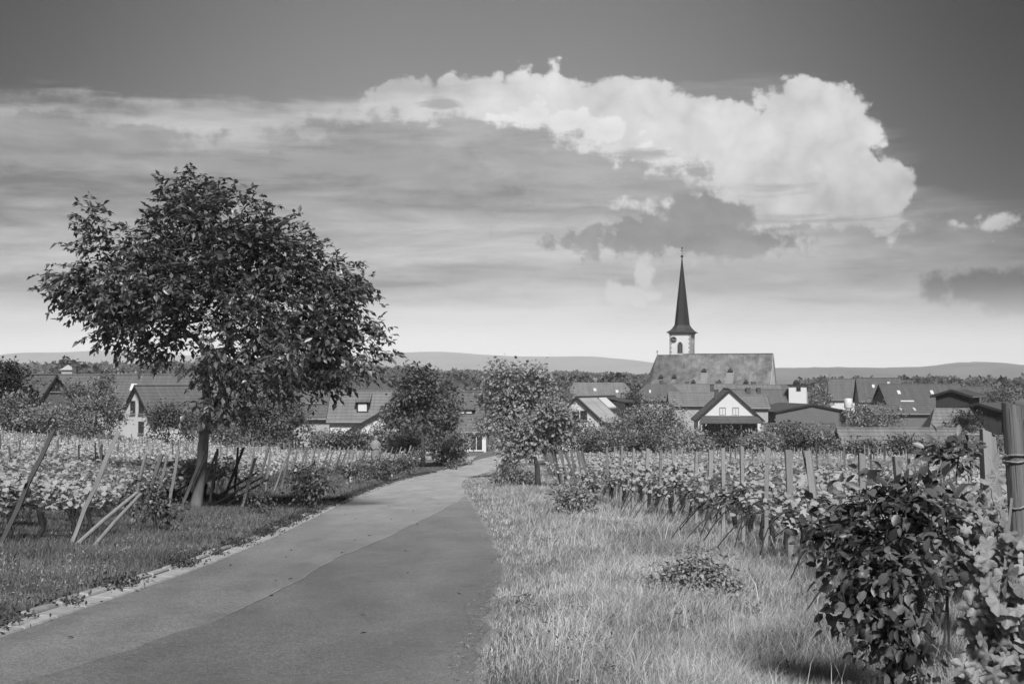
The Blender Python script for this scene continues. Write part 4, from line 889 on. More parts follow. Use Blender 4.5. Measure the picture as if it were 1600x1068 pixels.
# ------------------------------------------------------------------ church
def church():
    D = 334.0; k = D / F; rot = R(-17.5); zc = -.3
    x0 = (1112 - 800) * k; z0 = g(x0, D) - .3
    root = empty('church', (x0, D, z0), rot); tag(root, 'church with steep nave roof and a slender dark spire over a white clock tower', 'church')
    hr = EYE + (HORIZ - 553) * k - z0; L = 21.0; Wd = 11.5; he = 6.3; xl = -6.8; xr = xl + L; th = .25
    # local x along the ridge; nave from xl to xr, choir from xl to xc with hipped end
    MB().prism([(-Wd / 2, 0), (Wd / 2, 0), (Wd / 2, he), (0, hr - th), (-Wd / 2, he)], xl, xr).build('nave_wall', pl, root)
    e = Wd / 2 + .45; s = (hr - he) / (Wd / 2); ez = he - .45 * s + .1
    nv = MB().prism([(-e, ez), (-e, ez - th), (0, hr - th), (e, ez - th), (e, ez), (0, hr)], xl + .002, xr + .1).build('nave_roof', Mt['roof_ch'], root)
    MB().tube([(xl, 0, hr + .03), (xr + .1, 0, hr + .03)], .14, 6).build('ridge_tiles', Mt['roof_ch2'], nv)
    for sy in (-1, 1): MB().add([(xr + .1, sy * e, ez - th), (xr + .1, 0, hr - th), (xr + .1, 0, hr + .05), (xr + .1, sy * e, ez + .05), (xr + .22, sy * e, ez - th), (xr + .22, 0, hr - th), (xr + .22, 0, hr + .05), (xr + .22, sy * e, ez + .05)],
                             [(0, 1, 2, 3), (4, 7, 6, 5), (0, 4, 5, 1), (2, 6, 7, 3), (0, 3, 7, 4), (1, 5, 6, 2)]).build('verge_board', Mt['plaster_c'], nv)
    cl = xl - 6.2; hipx = 2.6
    MB().box(cl - 1.6, xl - .01, -Wd / 2 + .5, Wd / 2 - .5, 0, he).build('choir_wall', pl, root)
    e2 = e - .1
    MB().add([(xl, -e2, ez), (xl, e2, ez), (xl, 0, hr - .06), (cl, 0, hr - .06), (cl - hipx, -e2 * .62, ez), (cl - hipx, e2 * .62, ez), (cl - .6, -e2, ez), (cl - .6, e2, ez)],
             [(0, 2, 3, 6), (1, 7, 3, 2), (6, 3, 4), (4, 3, 5), (5, 3, 7), (0, 6, 4, 5, 7, 1), (0, 1, 2)]).build('choir_roof', Mt['roof_ch2'], root)
    # cross on the choir end of the ridge
    c = MB().box(cl - .05, cl + .05, -.05, .05, hr - .1, hr + 1.0).box(cl - .3, cl - .055, -.04, .04, hr + .62, hr + .72).box(cl + .055, cl + .3, -.04, .04, hr + .62, hr + .72); c.build('ridge_cross', Mt['trim'], root)
    def on(x, t): y = -Wd / 2 * t; return x, y, hr - s * (Wd / 2) * t
    for x, t, w in [(-1.2, .50, 1.1), (4.9, .50, 1.1), (-11.2, .68, 1.0), (-8.0, .68, 1.0), (-3.4, .84, 1.0), (2.6, .84, 1.0), (8.8, .84, 1.0)]:
        xx, y, z = on(x, t)
        d = MB().add([(xx - w * .72, y - .8, z - .2), (xx + w * .72, y - .8, z - .2), (xx, y - .6, z + .62), (xx, y + .35, z + .5)], [(0, 1, 2), (0, 2, 3), (1, 3, 2), (0, 3, 1)]).build('dormer', Mt['trim'], root)
    for x in (-1.2, 4.9):
        a, b = on(x, .53), on(x - .0, 1.05)
        q = .85; MB().add([(x - q, a[1], a[2] + .2), (x + q, a[1], a[2] + .2), (x + q, b[1], b[2] + .3), (x - q, b[1], b[2] + .3), (x - q, a[1], a[2] - .1), (x + q, a[1], a[2] - .1), (x + q, b[1], b[2] - .1), (x - q, b[1], b[2] - .1)],
                         [(3, 2, 1, 0), (0, 1, 5, 4), (1, 2, 6, 5), (2, 3, 7, 6), (3, 0, 4, 7)]).build('new_tiles', Mt['roof_new'], nv)
    for yy, zz in ((-1.0, 9.6), (1.0, 9.6), (0, 11.2), (-2.2, 7.3), (2.2, 7.3)):
        window(root, 2 * xr, Wd, 'R', yy, zz, .35, .75, Mt['stone'], Mt['glass'], False)
    window(root, 2 * xr, Wd, 'R', 0, 5.2, 1.1, 1.3, Mt['stone'], Mt['glass'], False)
    # tower behind the ridge
    D2 = D + 7.0; k2 = D2 / F
    te = EYE + (HORIZ - 522) * k2 - z0; tw = 5.15
    inv = Matrix.Rotation(-rot, 4, 'Z')
    tc_ = inv @ Vector(((1066 - 800) * k2 - x0, 7.0, 0)); tx, ty = tc_.x, tc_.y; h = tw / 2
    MB().box(tx - h, tx + h, ty - h, ty + h, 0, te).build('tower_wall', pl, root)
    MB().box(tx - h - .18, tx + h + .18, ty - h - .18, ty + h + .18, te + .002, te + .3).build('tower_cornice', Mt['stone'], root)
    i = 0; z = te - 8
    while z < te - .35:
        for sx in (-1, 1):
            ln = .62 if i % 2 else .38
            xa = tx + sx * (h + .04)
            MB().box(min(xa, xa - sx * ln), max(xa, xa - sx * ln), ty - h - .05, ty - h + (.4 if i % 2 else .65), z, z + .46).build('quoin', Mt['stone'], root)
        z += .5; i += 1
    # bell openings: pointed stone surround, dark louvres
    def arch(face, off, zc, w, hh):
        prof = [(-w / 2, 0), (w / 2, 0), (w / 2, hh * .62)] + [(w / 2 * math.cos(a), hh * .62 + hh * .38 * math.sin(a)) for a in (.4, .8, 1.2)] + [(0, hh)] + [(-w / 2 * math.cos(a), hh * .62 + hh * .38 * math.sin(a)) for a in (1.2, .8, .4)] + [(-w / 2, hh * .62)]
        def ext(pr, d0, d1):
            n = len(pr); vs = []
            for d in (d0, d1):
                for a, b in pr:
                    if face == 'F': vs.append((tx + off + a, ty - h - d, zc + b))
                    else: vs.append((tx + h + d, ty + off + a, zc + b))
            return vs, [tuple(range(n))[::-1], tuple(range(n, 2 * n))] + [(i, (i + 1) % n, n + (i + 1) % n, n + i) for i in range(n)]
        o = MB().add(*ext([(a * 1.45, b * 1.08 - .12) for a, b in prof], -.05, .06)).build('bell_opening', Mt['stone'], root)
        MB().add(*ext(prof, -.02, .09)).build('louvre_panel', Mt['trim'], o)
        MB().add(*ext([(a * .08, b * .85) for a, b in prof], 0, .13)).build('mullion', Mt['stone'], o)
    wz = EYE + (HORIZ - 551.5) * k2 - z0
    arch('F', -.02, wz, 1.0, 2.6); arch('R', 0, wz, .9, 2.5)
    # clock
    cx = tx - 1.62; cz = EYE + (HORIZ - 531) * k2 - z0
    def disc(r0, d0, d1): 
        vs = [(cx + r0 * math.cos(a), ty - h - d, cz + r0 * math.sin(a)) for d in (d0, d1) for a in np.linspace(0, 2 * math.pi, 24, endpoint=False)]
        return vs, [tuple(range(24)), tuple(range(24, 48))[::-1]] + [(i, 24 + i, 24 + (i + 1) % 24, (i + 1) % 24) for i in range(24)]
    ck = MB().add(*disc(.78, -.03, .06)).build('clock', Mt['clock'], root)
    hd = MB()
    for a, ln, w in ((R(90 - 100), .62, .05), (R(90 - 290), .42, .07)):
        d = Vector((math.cos(a), 0, math.sin(a))); n = Vector((-d.z, 0, d.x)); c0 = Vector((cx, ty - h - .085, cz))
        hd.add([c0 - n * w - d * .1, c0 + n * w - d * .1, c0 + n * w * .5 + d * ln, c0 - n * w * .5 + d * ln], [(0, 1, 2, 3)])
    for q in range(12):
        a = q * math.pi / 6; d = Vector((math.cos(a), 0, math.sin(a))); n = Vector((-d.z, 0, d.x)); c0 = Vector((cx, ty - h - .085, cz))
        hd.add([c0 - n * .035 + d * .58, c0 + n * .035 + d * .58, c0 + n * .035 + d * .72, c0 - n * .035 + d * .72], [(0, 1, 2, 3)])
    hd.build('clock_hands', Mt['gold'], ck)
    # skirt from the square eaves to the octagonal spire
    def oct_(r0, z): return [(tx + r0 * math.cos(a), ty + r0 * math.sin(a), z) for a in [math.pi / 8 + i * math.pi / 4 for i in range(8)]]
    def sq(r0, z): # eight points on a square, matching the octagon order
        out = []
        for i in range(8):
            a = math.pi / 8 + i * math.pi / 4; c, q = math.cos(a), math.sin(a); m_ = max(abs(c), abs(q)); out.append((tx + r0 * (1 if c > 0 else -1), ty + r0 * (1 if q > 0 else -1), z) if False else (tx + r0 * c / m_, ty + r0 * q / m_, z))
        return out
    rings = [sq(h + .62, te + .28), sq(h + .66, te + .48), sq(h + .1, te + .95), oct_(2.35, te + 1.55), oct_(1.98, te + 2.05)]
    vs = sum(rings, []); fs = [tuple(range(8))[::-1]]
    # true corners for the square rings
    for a in range(len(rings) - 1):
        for i in range(8): fs.append((a * 8 + i, a * 8 + (i + 1) % 8, (a + 1) * 8 + (i + 1) % 8, (a + 1) * 8 + i))
    fs.append(tuple(range((len(rings) - 1) * 8, len(rings) * 8)))
    sp = MB().add(vs, fs).build('spire_skirt', Mt['slate_l'], root)
    MB().add([(tx + sx * (h + .64), ty + sy * (h + .64), z) for z in (te + .3, te + .42) for sx, sy in ((-1, -1), (1, -1), (1, 1), (-1, 1))] + [(tx + sx * 1.7, ty + sy * 1.7, te + 1.45) for sx, sy in ((-1, -1), (1, -1), (1, 1), (-1, 1))],
             [(3, 2, 1, 0)] + [(i, (i + 1) % 4, 4 + (i + 1) % 4, 4 + i) for i in range(4)] + [(4 + i, 4 + (i + 1) % 4, 8 + (i + 1) % 4, 8 + i) for i in range(4)] + [(8, 9, 10, 11)]).build('spire_eaves', Mt['slate_l'], root)
    zt = EYE + (HORIZ - 402) * k2 - z0; zb = te + 1.7
    prof = [(2.02, zb), (1.86, zb + .6)] + [(1.86 * (1 - t) ** 1.03 + .09 * t, zb + .6 + (zt - zb - .6) * t) for t in np.linspace(.1, 1, 10)]
    MB().lathe(prof, tx, ty, 8, math.pi / 8).build('spire', Mt['slate'], root)
    zb2 = zt; zf = EYE + (HORIZ - 385) * k2 - z0
    MB().lathe([(.03, zb2 - .1), (.28, zb2 + .1), (.33, zb2 + .3), (.28, zb2 + .5), (.03, zb2 + .65)], tx, ty, 10).build('finial_ball', Mt['trim'], root, True)
    MB().tube([(tx, ty, zb2 + .5), (tx, ty, zf)], .06, 6).build('finial_rod', Mt['trim'], root)
    MB().box(tx - .4, tx + .4, ty - .09, ty - .065, zf - 1.1, zf - .98).box(tx - .12, tx + .12, ty + .065, ty + .12, zf - .7, zf - .1).build('finial_cross', Mt['trim'], root)
church()

# ------------------------------------------------------------------ vine posts, vines and wires
def post_mesh(name, w, d, h, seed, m, round_=False):
    r = np.random.default_rng(seed); mb = MB(); zs = np.linspace(-.12, h, 6); rings = []
    n = 10 if round_ else 8
    for i, z in enumerate(zs):
        ox, oy = r.normal(0, .006, 2)
        if round_: pts = [(w / 2 * math.cos(a) * (1 + r.normal(0, .05)) + ox, w / 2 * math.sin(a) * (1 + r.normal(0, .05)) + oy) for a in np.linspace(0, 2 * math.pi, n, endpoint=False)]
        else:
            c = .18; base = [(-1, -1 + c), (-1 + c, -1), (1 - c, -1), (1, -1 + c), (1, 1 - c), (1 - c, 1), (-1 + c, 1), (-1, 1 - c)]
            pts = [(a * w / 2 + ox + r.normal(0, .003), b * d / 2 + oy + r.normal(0, .003)) for a, b in base]
        tilt = r.normal(0, .006) if i == 5 else 0
        rings.append([(a, b, z + (tilt * 3 * a / w if i == 5 else 0)) for a, b in pts])
    vs = sum(rings, []); fs = [tuple(range(n))[::-1], tuple(range(5 * n, 6 * n))]
    for a in range(5):
        for i in range(n): fs.append((a * n + i, a * n + (i + 1) % n, (a + 1) * n + (i + 1) % n, (a + 1) * n + i))
    return mb.add(vs, fs).mesh(name, m)
PM = [post_mesh('vine_post', .058 + .014 * (i % 3), .055, 1.0, 200 + i, Mt['wood'] if i < 4 else Mt['wood_d']) for i in range(7)]
THIN = [post_mesh('vine_stake', .045, .045, 1.0, 300 + i, Mt['wood'] if i % 2 else Mt['wood_d']) for i in range(4)]
rp = random.Random(3)
def put_post(name, label, cat, x, y, h, leanx, leany, mesh, group, sw=1.0):
    o = link(name, mesh); o.location = (x, y, g(x, y)); o.scale = (sw, sw, h); o.rotation_euler = (R(leany), R(leanx), rp.uniform(-.4, .4))
    tag(o, label, cat, group); return o
# right field: end posts (measured where the photo shows them), inner posts
RY = [8.0 + 2.0 * i for i in range(54)]
lean_r = {0: -7, 1: -2, 2: 2, 3: -5, 4: 0, 5: -6, 6: -1, 7: 2, 8: 0, 9: -1, 10: 1, 11: 2, 12: -2, 13: 1}
n_posts = 0
for i, y in enumerate(RY):
    x = float(rend(y)); n = nth(i + 1)
    if i < 2: continue
    ln = lean_r.get(i, rp.uniform(-3, 3) if y < 44 else rp.uniform(-22, -8))
    hh = rp.uniform(1.66, 1.8) + (.08 if i < 3 else 0)
    o = put_post('vine_post', 'weathered wooden end post of the %s vine row right of the lane' % n, 'post', x, y, hh, ln, rp.uniform(-2, 2), PM[i % 4] if y < 44 else PM[4 + i % 3], 'vine posts', 1.12 if i < 8 else 1.0); n_posts += 1
    if i == 5: put_post('vine_post', 'second leaning post beside the end post of the %s vine row right of the lane' % n, 'post', x + .12, y + .22, hh + .02, -9, 0, PM[2], 'vine posts', 1.1)
inner = []
for i, y in enumerate(RY):
    x = float(rend(y)) + 4.6; j = 1
    while x < .365 * y: inner.append((y, 'right', i + 1, j, x)); x += 4.6; j += 1
LY = [26.0 + 2.0 * i for i in range(45)]
for i, y in enumerate(LY):
    x = float(lend(y)); n = nth(i + 1)
    xx = x - 4.2; j = 1
    while xx > -.365 * y: inner.append((y, 'left', i + 1, j, xx)); xx -= 4.2; j += 1
    if i < 3: continue
    ln = [30, 26, 27, 14, 20, 12, 10][i] if i < 7 else rp.uniform(6, 24)
    if y > 92: ln = rp.uniform(12, 22)
    put_post('vine_post', 'slanted end post of the %s vine row left of the lane' % n, 'post', x, y, [2.15, 2.1, 2.0, 1.7, 1.7, 1.6, 1.7][i] if i < 7 else rp.uniform(1.6, 1.9), ln, rp.uniform(-5, 5), PM[4 + i % 3] if i % 3 else PM[i % 4], 'vine posts', 1.0); n_posts += 1
inner.sort()
inner_all = inner; inner = inner[:190]
for y, side, i, j, x in inner:
    put_post('vine_stake', '%s inner stake along the %s vine row %s of the lane' % (nth(j), nth(i), side), 'post', x + rp.uniform(-.3, .3), y, rp.uniform(1.55, 1.9), rp.uniform(-4, 4), rp.uniform(-3, 3), THIN[rp.randrange(4)], 'inner vine stakes')
mb = MB()
for y, side, i, j, x in inner_all[190:]:
    z = g(x, y); q = .035; t = rp.uniform(1.45, 1.7); dx_ = rp.uniform(-.08, .08)
    mb.add([(x - q, y - q, z - .1), (x + q, y - q, z - .1), (x + q, y + q, z - .1), (x - q, y + q, z - .1), (x - q + dx_, y - q, z + t), (x + q + dx_, y - q, z + t), (x + q + dx_, y + q, z + t), (x - q + dx_, y + q, z + t)],
           [(0, 3, 2, 1), (4, 5, 6, 7), (0, 1, 5, 4), (1, 2, 6, 5), (2, 3, 7, 6), (3, 0, 4, 7)])
o = mb.build('distant_stakes', Mt['wood']); tag(o, 'distant vine stakes showing above the far rows', 'posts', kind='stuff')
# low slanting brace poles at the left row ends
for i, (px0, py0, px1, py1, lab) in enumerate([(112, 826, 216, 768, 'upper long pale brace pole slanting low beside the dark rose at the left'), (142, 828, 222, 770, 'lower long pale brace pole slanting low beside the dark rose at the left'),
        (254, 772, 300, 748, 'upper short brace pole left of the walnut trunk'), (258, 777, 300, 753, 'lower short brace pole left of the walnut trunk'),
        (330, 780, 402, 738, 'topmost brace pole slanting right of the walnut trunk'), (328, 790, 412, 744, 'middle brace pole slanting right of the walnut trunk'), (345, 792, 420, 748, 'lowest brace pole slanting right of the walnut trunk')]):
    x, y = gp(px0, py0)
    if i < 2: y = 25.3 - .25 * i; x = (px0 - 800) / F * y
    p1 = P(px1, py1, y); z = g(x, y)
    o = MB().tube([(0, 0, -.05), ((p1.x - x) * .5, .02, (p1.z - z) * .5), (p1.x - x, 0, p1.z - z)], [.038, .036, .03], 8).build('brace_pole', Mt['wood']); o.location = (x, y, z)
    tag(o, lab, 'pole', 'brace poles at the left row ends')
for i, (px0, py0, px1, py1, lab) in enumerate([(2, 806, 82, 672, 'tall plank post slanting right at the left edge, nearest of all'), (112, 838, 184, 674, 'tall plank post slanting right behind the nearest vine trunks'), (160, 760, 160, 694, 'short upright stake among the left vines behind the planks'), (378, 795, 400, 715, 'dark leaning post right of the walnut trunk')]):
    x, y = gp(px0, py0); y = min(y, 25.5 + .1 * i if i < 2 else 44); x = (px0 - 800) / F * y; z = g(x, y); p1 = P(px1, py1, y); v = Vector((p1.x - x, 0, p1.z - z))
    o = link('vine_post', THIN[i]); o.location = (x, y, z); o.scale = (1.7, 1.7, v.length); o.rotation_euler = (0, math.atan2(v.x, v.z), .1); tag(o, lab, 'post', 'vine posts')

def vine_variant(seed, nl, lsz, near):
    r = np.random.default_rng(seed)
    tr = MB(); lean = r.normal(0, .12); pts = [np.array([lean * t * .6 + r.normal(0, .035), r.normal(0, .03), -.08 + .76 * t]) for t in np.linspace(0, 1, 7)]
    tr.tube(pts, [.085, .062, .052, .046, .05, .056, .07], 8); head = pts[-1]
    cn = MB()
    for s in (-1, 1):
        e = head + np.array([s * (.62 + .12 * r.random()), r.normal(0, .05), -.18 - .1 * r.random()]); m_ = head + np.array([s * .32, r.normal(0, .04), .2])
        cn.tube([(1 - t) ** 2 * head + 2 * t * (1 - t) * m_ + t * t * e for t in np.linspace(0, 1, 7)], [.018, .013, .011, .01, .01, .009, .008], 6)
    pos = []; shoots = MB() if near else None
    for q in range(9):
        b = head + np.array([r.uniform(-.68, .68), r.normal(0, .06), .02]); tp = b + np.array([r.normal(0, .14), r.normal(0, .1), r.uniform(.25, .62)])
        cn.tube([b, (b + tp) / 2 + r.normal(0, .03, 3), tp], [.007, .006, .004], 4)
        t = r.random(nl // 9) ** .8; pos.append(b + (tp - b) * t[:, None] + r.normal(0, 1, (len(t), 3)) * np.array([.12, .13, .05]))
    pos = np.concatenate(pos); n = len(pos)
    side = np.sign(r.normal(0, 1, n)); nr = np.stack([r.normal(0, .28, n), side * .25 + r.normal(0, .22, n) - .35, 1.0 + r.normal(0, .15, n)], 1)
    ax = np.stack([r.normal(0, .8, n), side * .5 + r.normal(0, .5, n), -.45 + r.normal(0, .45, n)], 1)
    ls = lsz * (.6 + .7 * r.random(n))
    return tr, cn, leaf_arrays(pos, ax, nr, ls, ls, 'grape' if near else 'diamond')
VN = []
for i in range(7):
    tr, cn, lf = vine_variant(400 + i, 470, .095, True)
    VN.append((tr.mesh('vine_trunk', Mt['vine_bark'], True), cn.mesh('vine_cane', Mt['cane'], True), np_mesh('vine_leaves', *lf, Mt['vine'])))
VF = [vine_variant(430 + i, 216, .125, False) for i in range(5)]
slots = []
for i, y in enumerate(RY):
    x = float(rend(y)) + .55; j = 1
    while x < .375 * y + .6: slots.append((y, 'right', i + 1, j, x)); x += 1.15; j += 1
for i, y in enumerate(LY):
    x = float(lend(y)) - (.5 if y < 31 else 1.1); j = 1
    while x > -.375 * y - .6: slots.append((y, 'left', i + 1, j, x)); x -= 1.15; j += 1
slots.sort(); NEAR = 285
cnt = 0
for y, side, i, j, x in slots[:NEAR]:
    if y < 9: continue
    v = VN[cnt % 7]; cnt += 1
    root = empty('grapevine', (x + rp.uniform(-.12, .12), y + rp.uniform(-.05, .05), 0), rp.choice([0, math.pi]) + rp.uniform(-.08, .08)); root.location.z = g(root.location.x, root.location.y)
    s = rp.uniform(.9, 1.08); root.scale = (s, s, s * rp.uniform(.94, 1.06))
    tag(root, '%s grapevine along the %s vine row %s of the lane' % (nth(j), nth(i), side), 'grapevine', 'grapevines of the vineyard')
    link('trunk', v[0], root); link('cane', v[1], root); link('foliage', v[2], root)
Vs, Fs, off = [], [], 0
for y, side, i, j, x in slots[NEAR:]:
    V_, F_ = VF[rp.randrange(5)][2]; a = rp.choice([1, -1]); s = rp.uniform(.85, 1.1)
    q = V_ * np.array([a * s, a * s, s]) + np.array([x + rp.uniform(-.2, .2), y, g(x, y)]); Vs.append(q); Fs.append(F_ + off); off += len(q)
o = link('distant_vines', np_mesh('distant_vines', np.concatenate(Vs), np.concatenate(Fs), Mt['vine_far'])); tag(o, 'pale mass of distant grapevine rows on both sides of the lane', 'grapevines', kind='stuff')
# wires
for i, y in enumerate(RY[1:14]):
    x0 = float(rend(y)); x1 = .38 * y + 1.0
    for nm, hh in (('low', .72), ('middle', 1.12), ('top', 1.52)):
        mb = MB(); pts = []
        for x in np.linspace(x0, max(x1, x0 + 2.5), 5): pts.append((x - x0, 0, g(x, y) - g(x0, y) + hh - (.015 if 0 < x - x0 else 0)))
        o = mb.tube(pts, .0022 + .00006 * y, 4).build('trellis_wire', Mt['steel']); o.location = (x0, y - .05, g(x0, y))
        tag(o, '%s wire of the %s vine row right of the lane' % (nm, nth(i + 2)), 'wire', 'trellis wires')
for i, y in enumerate(LY[:8]):
    x0 = float(lend(y)); x1 = -.38 * y - 1
    for nm, hh in (('low', .62), ('upper', 1.2)):
        pts = [(x - x0, 0, g(x, y) - g(x0, y) + hh) for x in np.linspace(x0, min(x1, x0 - 2), 5)]
        o = MB().tube(pts, .004, 4).build('trellis_wire', Mt['steel']); o.location = (x0, y - .05, g(x0, y)); tag(o, '%s wire of the %s vine row left of the lane' % (nm, nth(i + 1)), 'wire', 'trellis wires')

# bent bearing canes tied down at the row ends by the verge
rc = np.random.default_rng(77)
for i, y in enumerate(RY[2:15]):
    x = float(rend(y)); z = g(x, y); root = empty('end_vine', (x + .25, y - .08, z)); tag(root, 'bare bent vine at the verge end of the %s row right of the lane' % nth(i + 3), 'vine', 'bare end vines of the right rows')
    h0 = np.array([.1, 0, .72]); MB().tube([(.15, 0, -.08), (.06 + rc.normal(0, .04), .02, .3), h0], [.045, .036, .04], 7).build('trunk', Mt['vine_bark'], root, True)
    for q in range(rc.integers(1, 4) if i < 9 else 2):
        e = h0 + np.array([-.75 - .7 * rc.random(), rc.normal(0, .35), -.45 + rc.normal(0, .16)]); m_ = h0 + np.array([-.45 - .3 * rc.random(), rc.normal(0, .2), .42 + .3 * rc.random()])
        if q == 0 and i % 2: e[2] = .0
        MB().tube([(1 - t) ** 2 * h0 + 2 * t * (1 - t) * m_ + t * t * e for t in np.linspace(0, 1, 9)], [.017, .014, .013, .012, .012, .011, .01, .009, .008], 6).build('cane', Mt['cane'], root, True)

# ------------------------------------------------------------------ roses and other plants
def rose(label, px, pbase, lobes, n, per, ln, seed, blossoms=0, bmat='rose_fl', D=None, shape='diamond', m='rose', rad=.12, stems=7):
    r = np.random.default_rng(seed)
    if D is None: x0, D = gp(px, pbase)
    else: x0 = (px - 800) / F * D
    k = D / F; z0 = g(x0, D); root = empty('rose_bush', (x0, D, z0)); tag(root, label, 'rose bush')
    def lp(a, b, dy=0.): return np.array([(a - px) * k, dy, EYE + (HORIZ - b) * k - z0])
    lob = [(*lp(a, b), c * k, min(c, 130) * k * .9, d * k) for a, b, c, d in lobes]; cl = lobes_pts(lob, n, r, .75); cl[:, 2] = np.maximum(cl[:, 2], .1)
    zt = np.mean(cl[:, 2])
    order = r.permutation(n); 
    for q in range(stems):
        sub = cl[order[q::stems]]; b = np.array([r.normal(0, .07), r.normal(0, .07), -.06]); c = sub.mean(0) * np.array([.5, .5, .7])
        skeleton([b, b * .5 + c * .3 + r.normal(0, .02, 3), c * .75, c], .016, 1, sub, r, .12, .0035).build('stem', Mt['cane'], root, True)
    link('foliage', plain_leaves(cl, per, rad, ln, ln * .62, r, Mt[m], shape=shape, droop=.45, name='foliage'), root)
    hi = cl[r.permutation(n)[:blossoms]]
    for c in hi:
        c = c + np.array([0, -lob[0][4] * .35, .05]); s = .05; mb = MB()
        for ring, (rr, zz, np_) in enumerate([(.6, .5, 4), (1., .25, 6), (1.2, 0, 6)]):
            for t in range(np_):
                a = t * 2 * math.pi / np_ + ring; d = np.array([math.cos(a), math.sin(a), 0]); sd2 = np.array([-d[1], d[0], 0]); u = np.array([0, 0, 1.])
                mb.add([c - u * s * .5, c + (d * rr * .6 - sd2 * .55) * s + u * s * zz, c + d * rr * s + u * s * (zz + .5 - .3 * ring), c + (d * rr * .6 + sd2 * .55) * s + u * s * zz], [(0, 1, 2, 3)])
        mb.build('blossom', Mt[bmat], root)
    return root
rose('big dark-leaved rose bush in the right foreground', 1385, 1100, [(1390, 790, 88, 46), (1340, 830, 70, 50), (1430, 800, 62, 52), (1380, 880, 88, 60), (1440, 880, 55, 55), (1350, 950, 70, 50), (1395, 990, 62, 50), (1300, 880, 32, 34), (1280, 970, 22, 18), (1445, 775, 40, 34), (1290, 830, 40, 30), (1395, 1030, 42, 44)], 170, 13, .074, 501, 7, D=9.4, shape='oval', rad=.085, stems=11)
rose('tall leafy rose sprig rising behind the big rose bush', 1475, 1000, [(1476, 712, 22, 18), (1498, 702, 16, 12), (1474, 750, 10, 26), (1478, 810, 10, 40)], 17, 11, .075, 502, 0, D=10.6, shape='oval', rad=.08, stems=2)
rose('sparse dark rose bush at the left row ends', 246, 832, [(235, 765, 26, 24), (250, 790, 34, 28), (225, 800, 24, 20), (272, 805, 22, 18), (215, 750, 12, 12)], 70, 11, .075, 503, 5, rad=.11)
rose('rose bush with white blossoms beside the left row ends', 478, 795, [(488, 748, 26, 24), (478, 765, 24, 20), (502, 752, 18, 22)], 60, 20, .1, 504, 11, 'white_fl', rad=.14)
rose('low rose bush right of the walnut tree at the verge', 405, 805, [(400, 785, 22, 18), (388, 780, 14, 12), (412, 780, 14, 14)], 30, 14, .08, 505, 0, rad=.13)
rose('dark rose bush before the statue at the left row ends', 590, 752, [(588, 725, 10, 20), (600, 732, 16, 14), (590, 740, 18, 10)], 40, 22, .13, 506, 0, rad=.16)
rose('dark rose bush near the left end of the railing', 640, 742, [(636, 722, 20, 13), (655, 716, 12, 12), (620, 728, 16, 10)], 45, 22, .14, 507, 0, rad=.18)
rose('low rose bush between the white stub posts and the railing', 560, 757, [(560, 736, 18, 9), (540, 733, 14, 8), (580, 737, 14, 8)], 40, 20, .13, 508, 0, rad=.16)
rose('small weed clump at the kerb where the lane bends', 706, 733, [(706, 725, 8, 7)], 14, 18, .16, 509, 0, rad=.15)
rose('low feathery shrub standing alone in the right verge grass', 1080, 948, [(1080, 908, 62, 26), (1040, 922, 44, 20), (1120, 920, 44, 20), (1085, 885, 44, 18)], 150, 34, .05, 510, 0, rad=.09, m='leaf_p', stems=9)

# near grapevine with large leaves at the lower right corner and its round post
def near_vine(label, x, y, lobes, seed, n, ls, group):
    r = np.random.default_rng(seed); z0 = g(x, y); root = empty('grapevine', (x, y, z0)); tag(root, label, 'grapevine', group); k = y / F; px = 800 + x / k
    lob = [((a - px) * k, 0, EYE + (HORIZ - b) * k - z0, c * k, .22, d * k) for a, b, c, d in lobes]; pos = lobes_pts(lob, n, r, .8); pos[:, 2] = np.maximum(pos[:, 2], .08)
    MB().tube([(.02, .02, -.1), (.05, 0, .3), (-.02, .03, .7), (.06, 0, 1.1)], [.04, .034, .03, .012], 8).build('trunk', Mt['vine_bark'], root, True)
    sub = pos[:40]; skeleton([np.array([.02, .02, .15]), np.array([.05, 0, .4]), np.array([0, .03, .7]), np.array([.05, 0, 1.0])], .012, 0, sub, r, .15, .003).build('cane', Mt['cane'], root, True)
    nr = np.stack([r.normal(-.1, .5, n), -.75 + r.normal(0, .35, n), .6 + r.normal(0, .35, n)], 1); ax = np.stack([r.normal(0, .8, n), -.3 + r.normal(0, .3, n), -.6 + r.normal(0, .5, n)], 1)
    s_ = ls * (.6 + .7 * r.random(n)); link('foliage', leaves('foliage', pos, ax, nr, s_, s_, 'grape_fine', Mt['vine_near']), root)
near_vine('large-leaved grapevine climbing at the lower right corner', 2.72, 7.5, [(1560, 960, 55, 70), (1575, 900, 34, 60), (1590, 1030, 60, 60), (1540, 1040, 36, 50), (1530, 935, 22, 30), (1600, 860, 26, 40)], 601, 210, .115, 'near grapevines')
near_vine('leafy grapevine between the big rose and the round post', 3.6, 10.3, [(1520, 830, 34, 60), (1490, 800, 26, 40), (1540, 800, 30, 60), (1500, 870, 30, 40), (1560, 850, 30, 50)], 602, 170, .1, 'near grapevines')

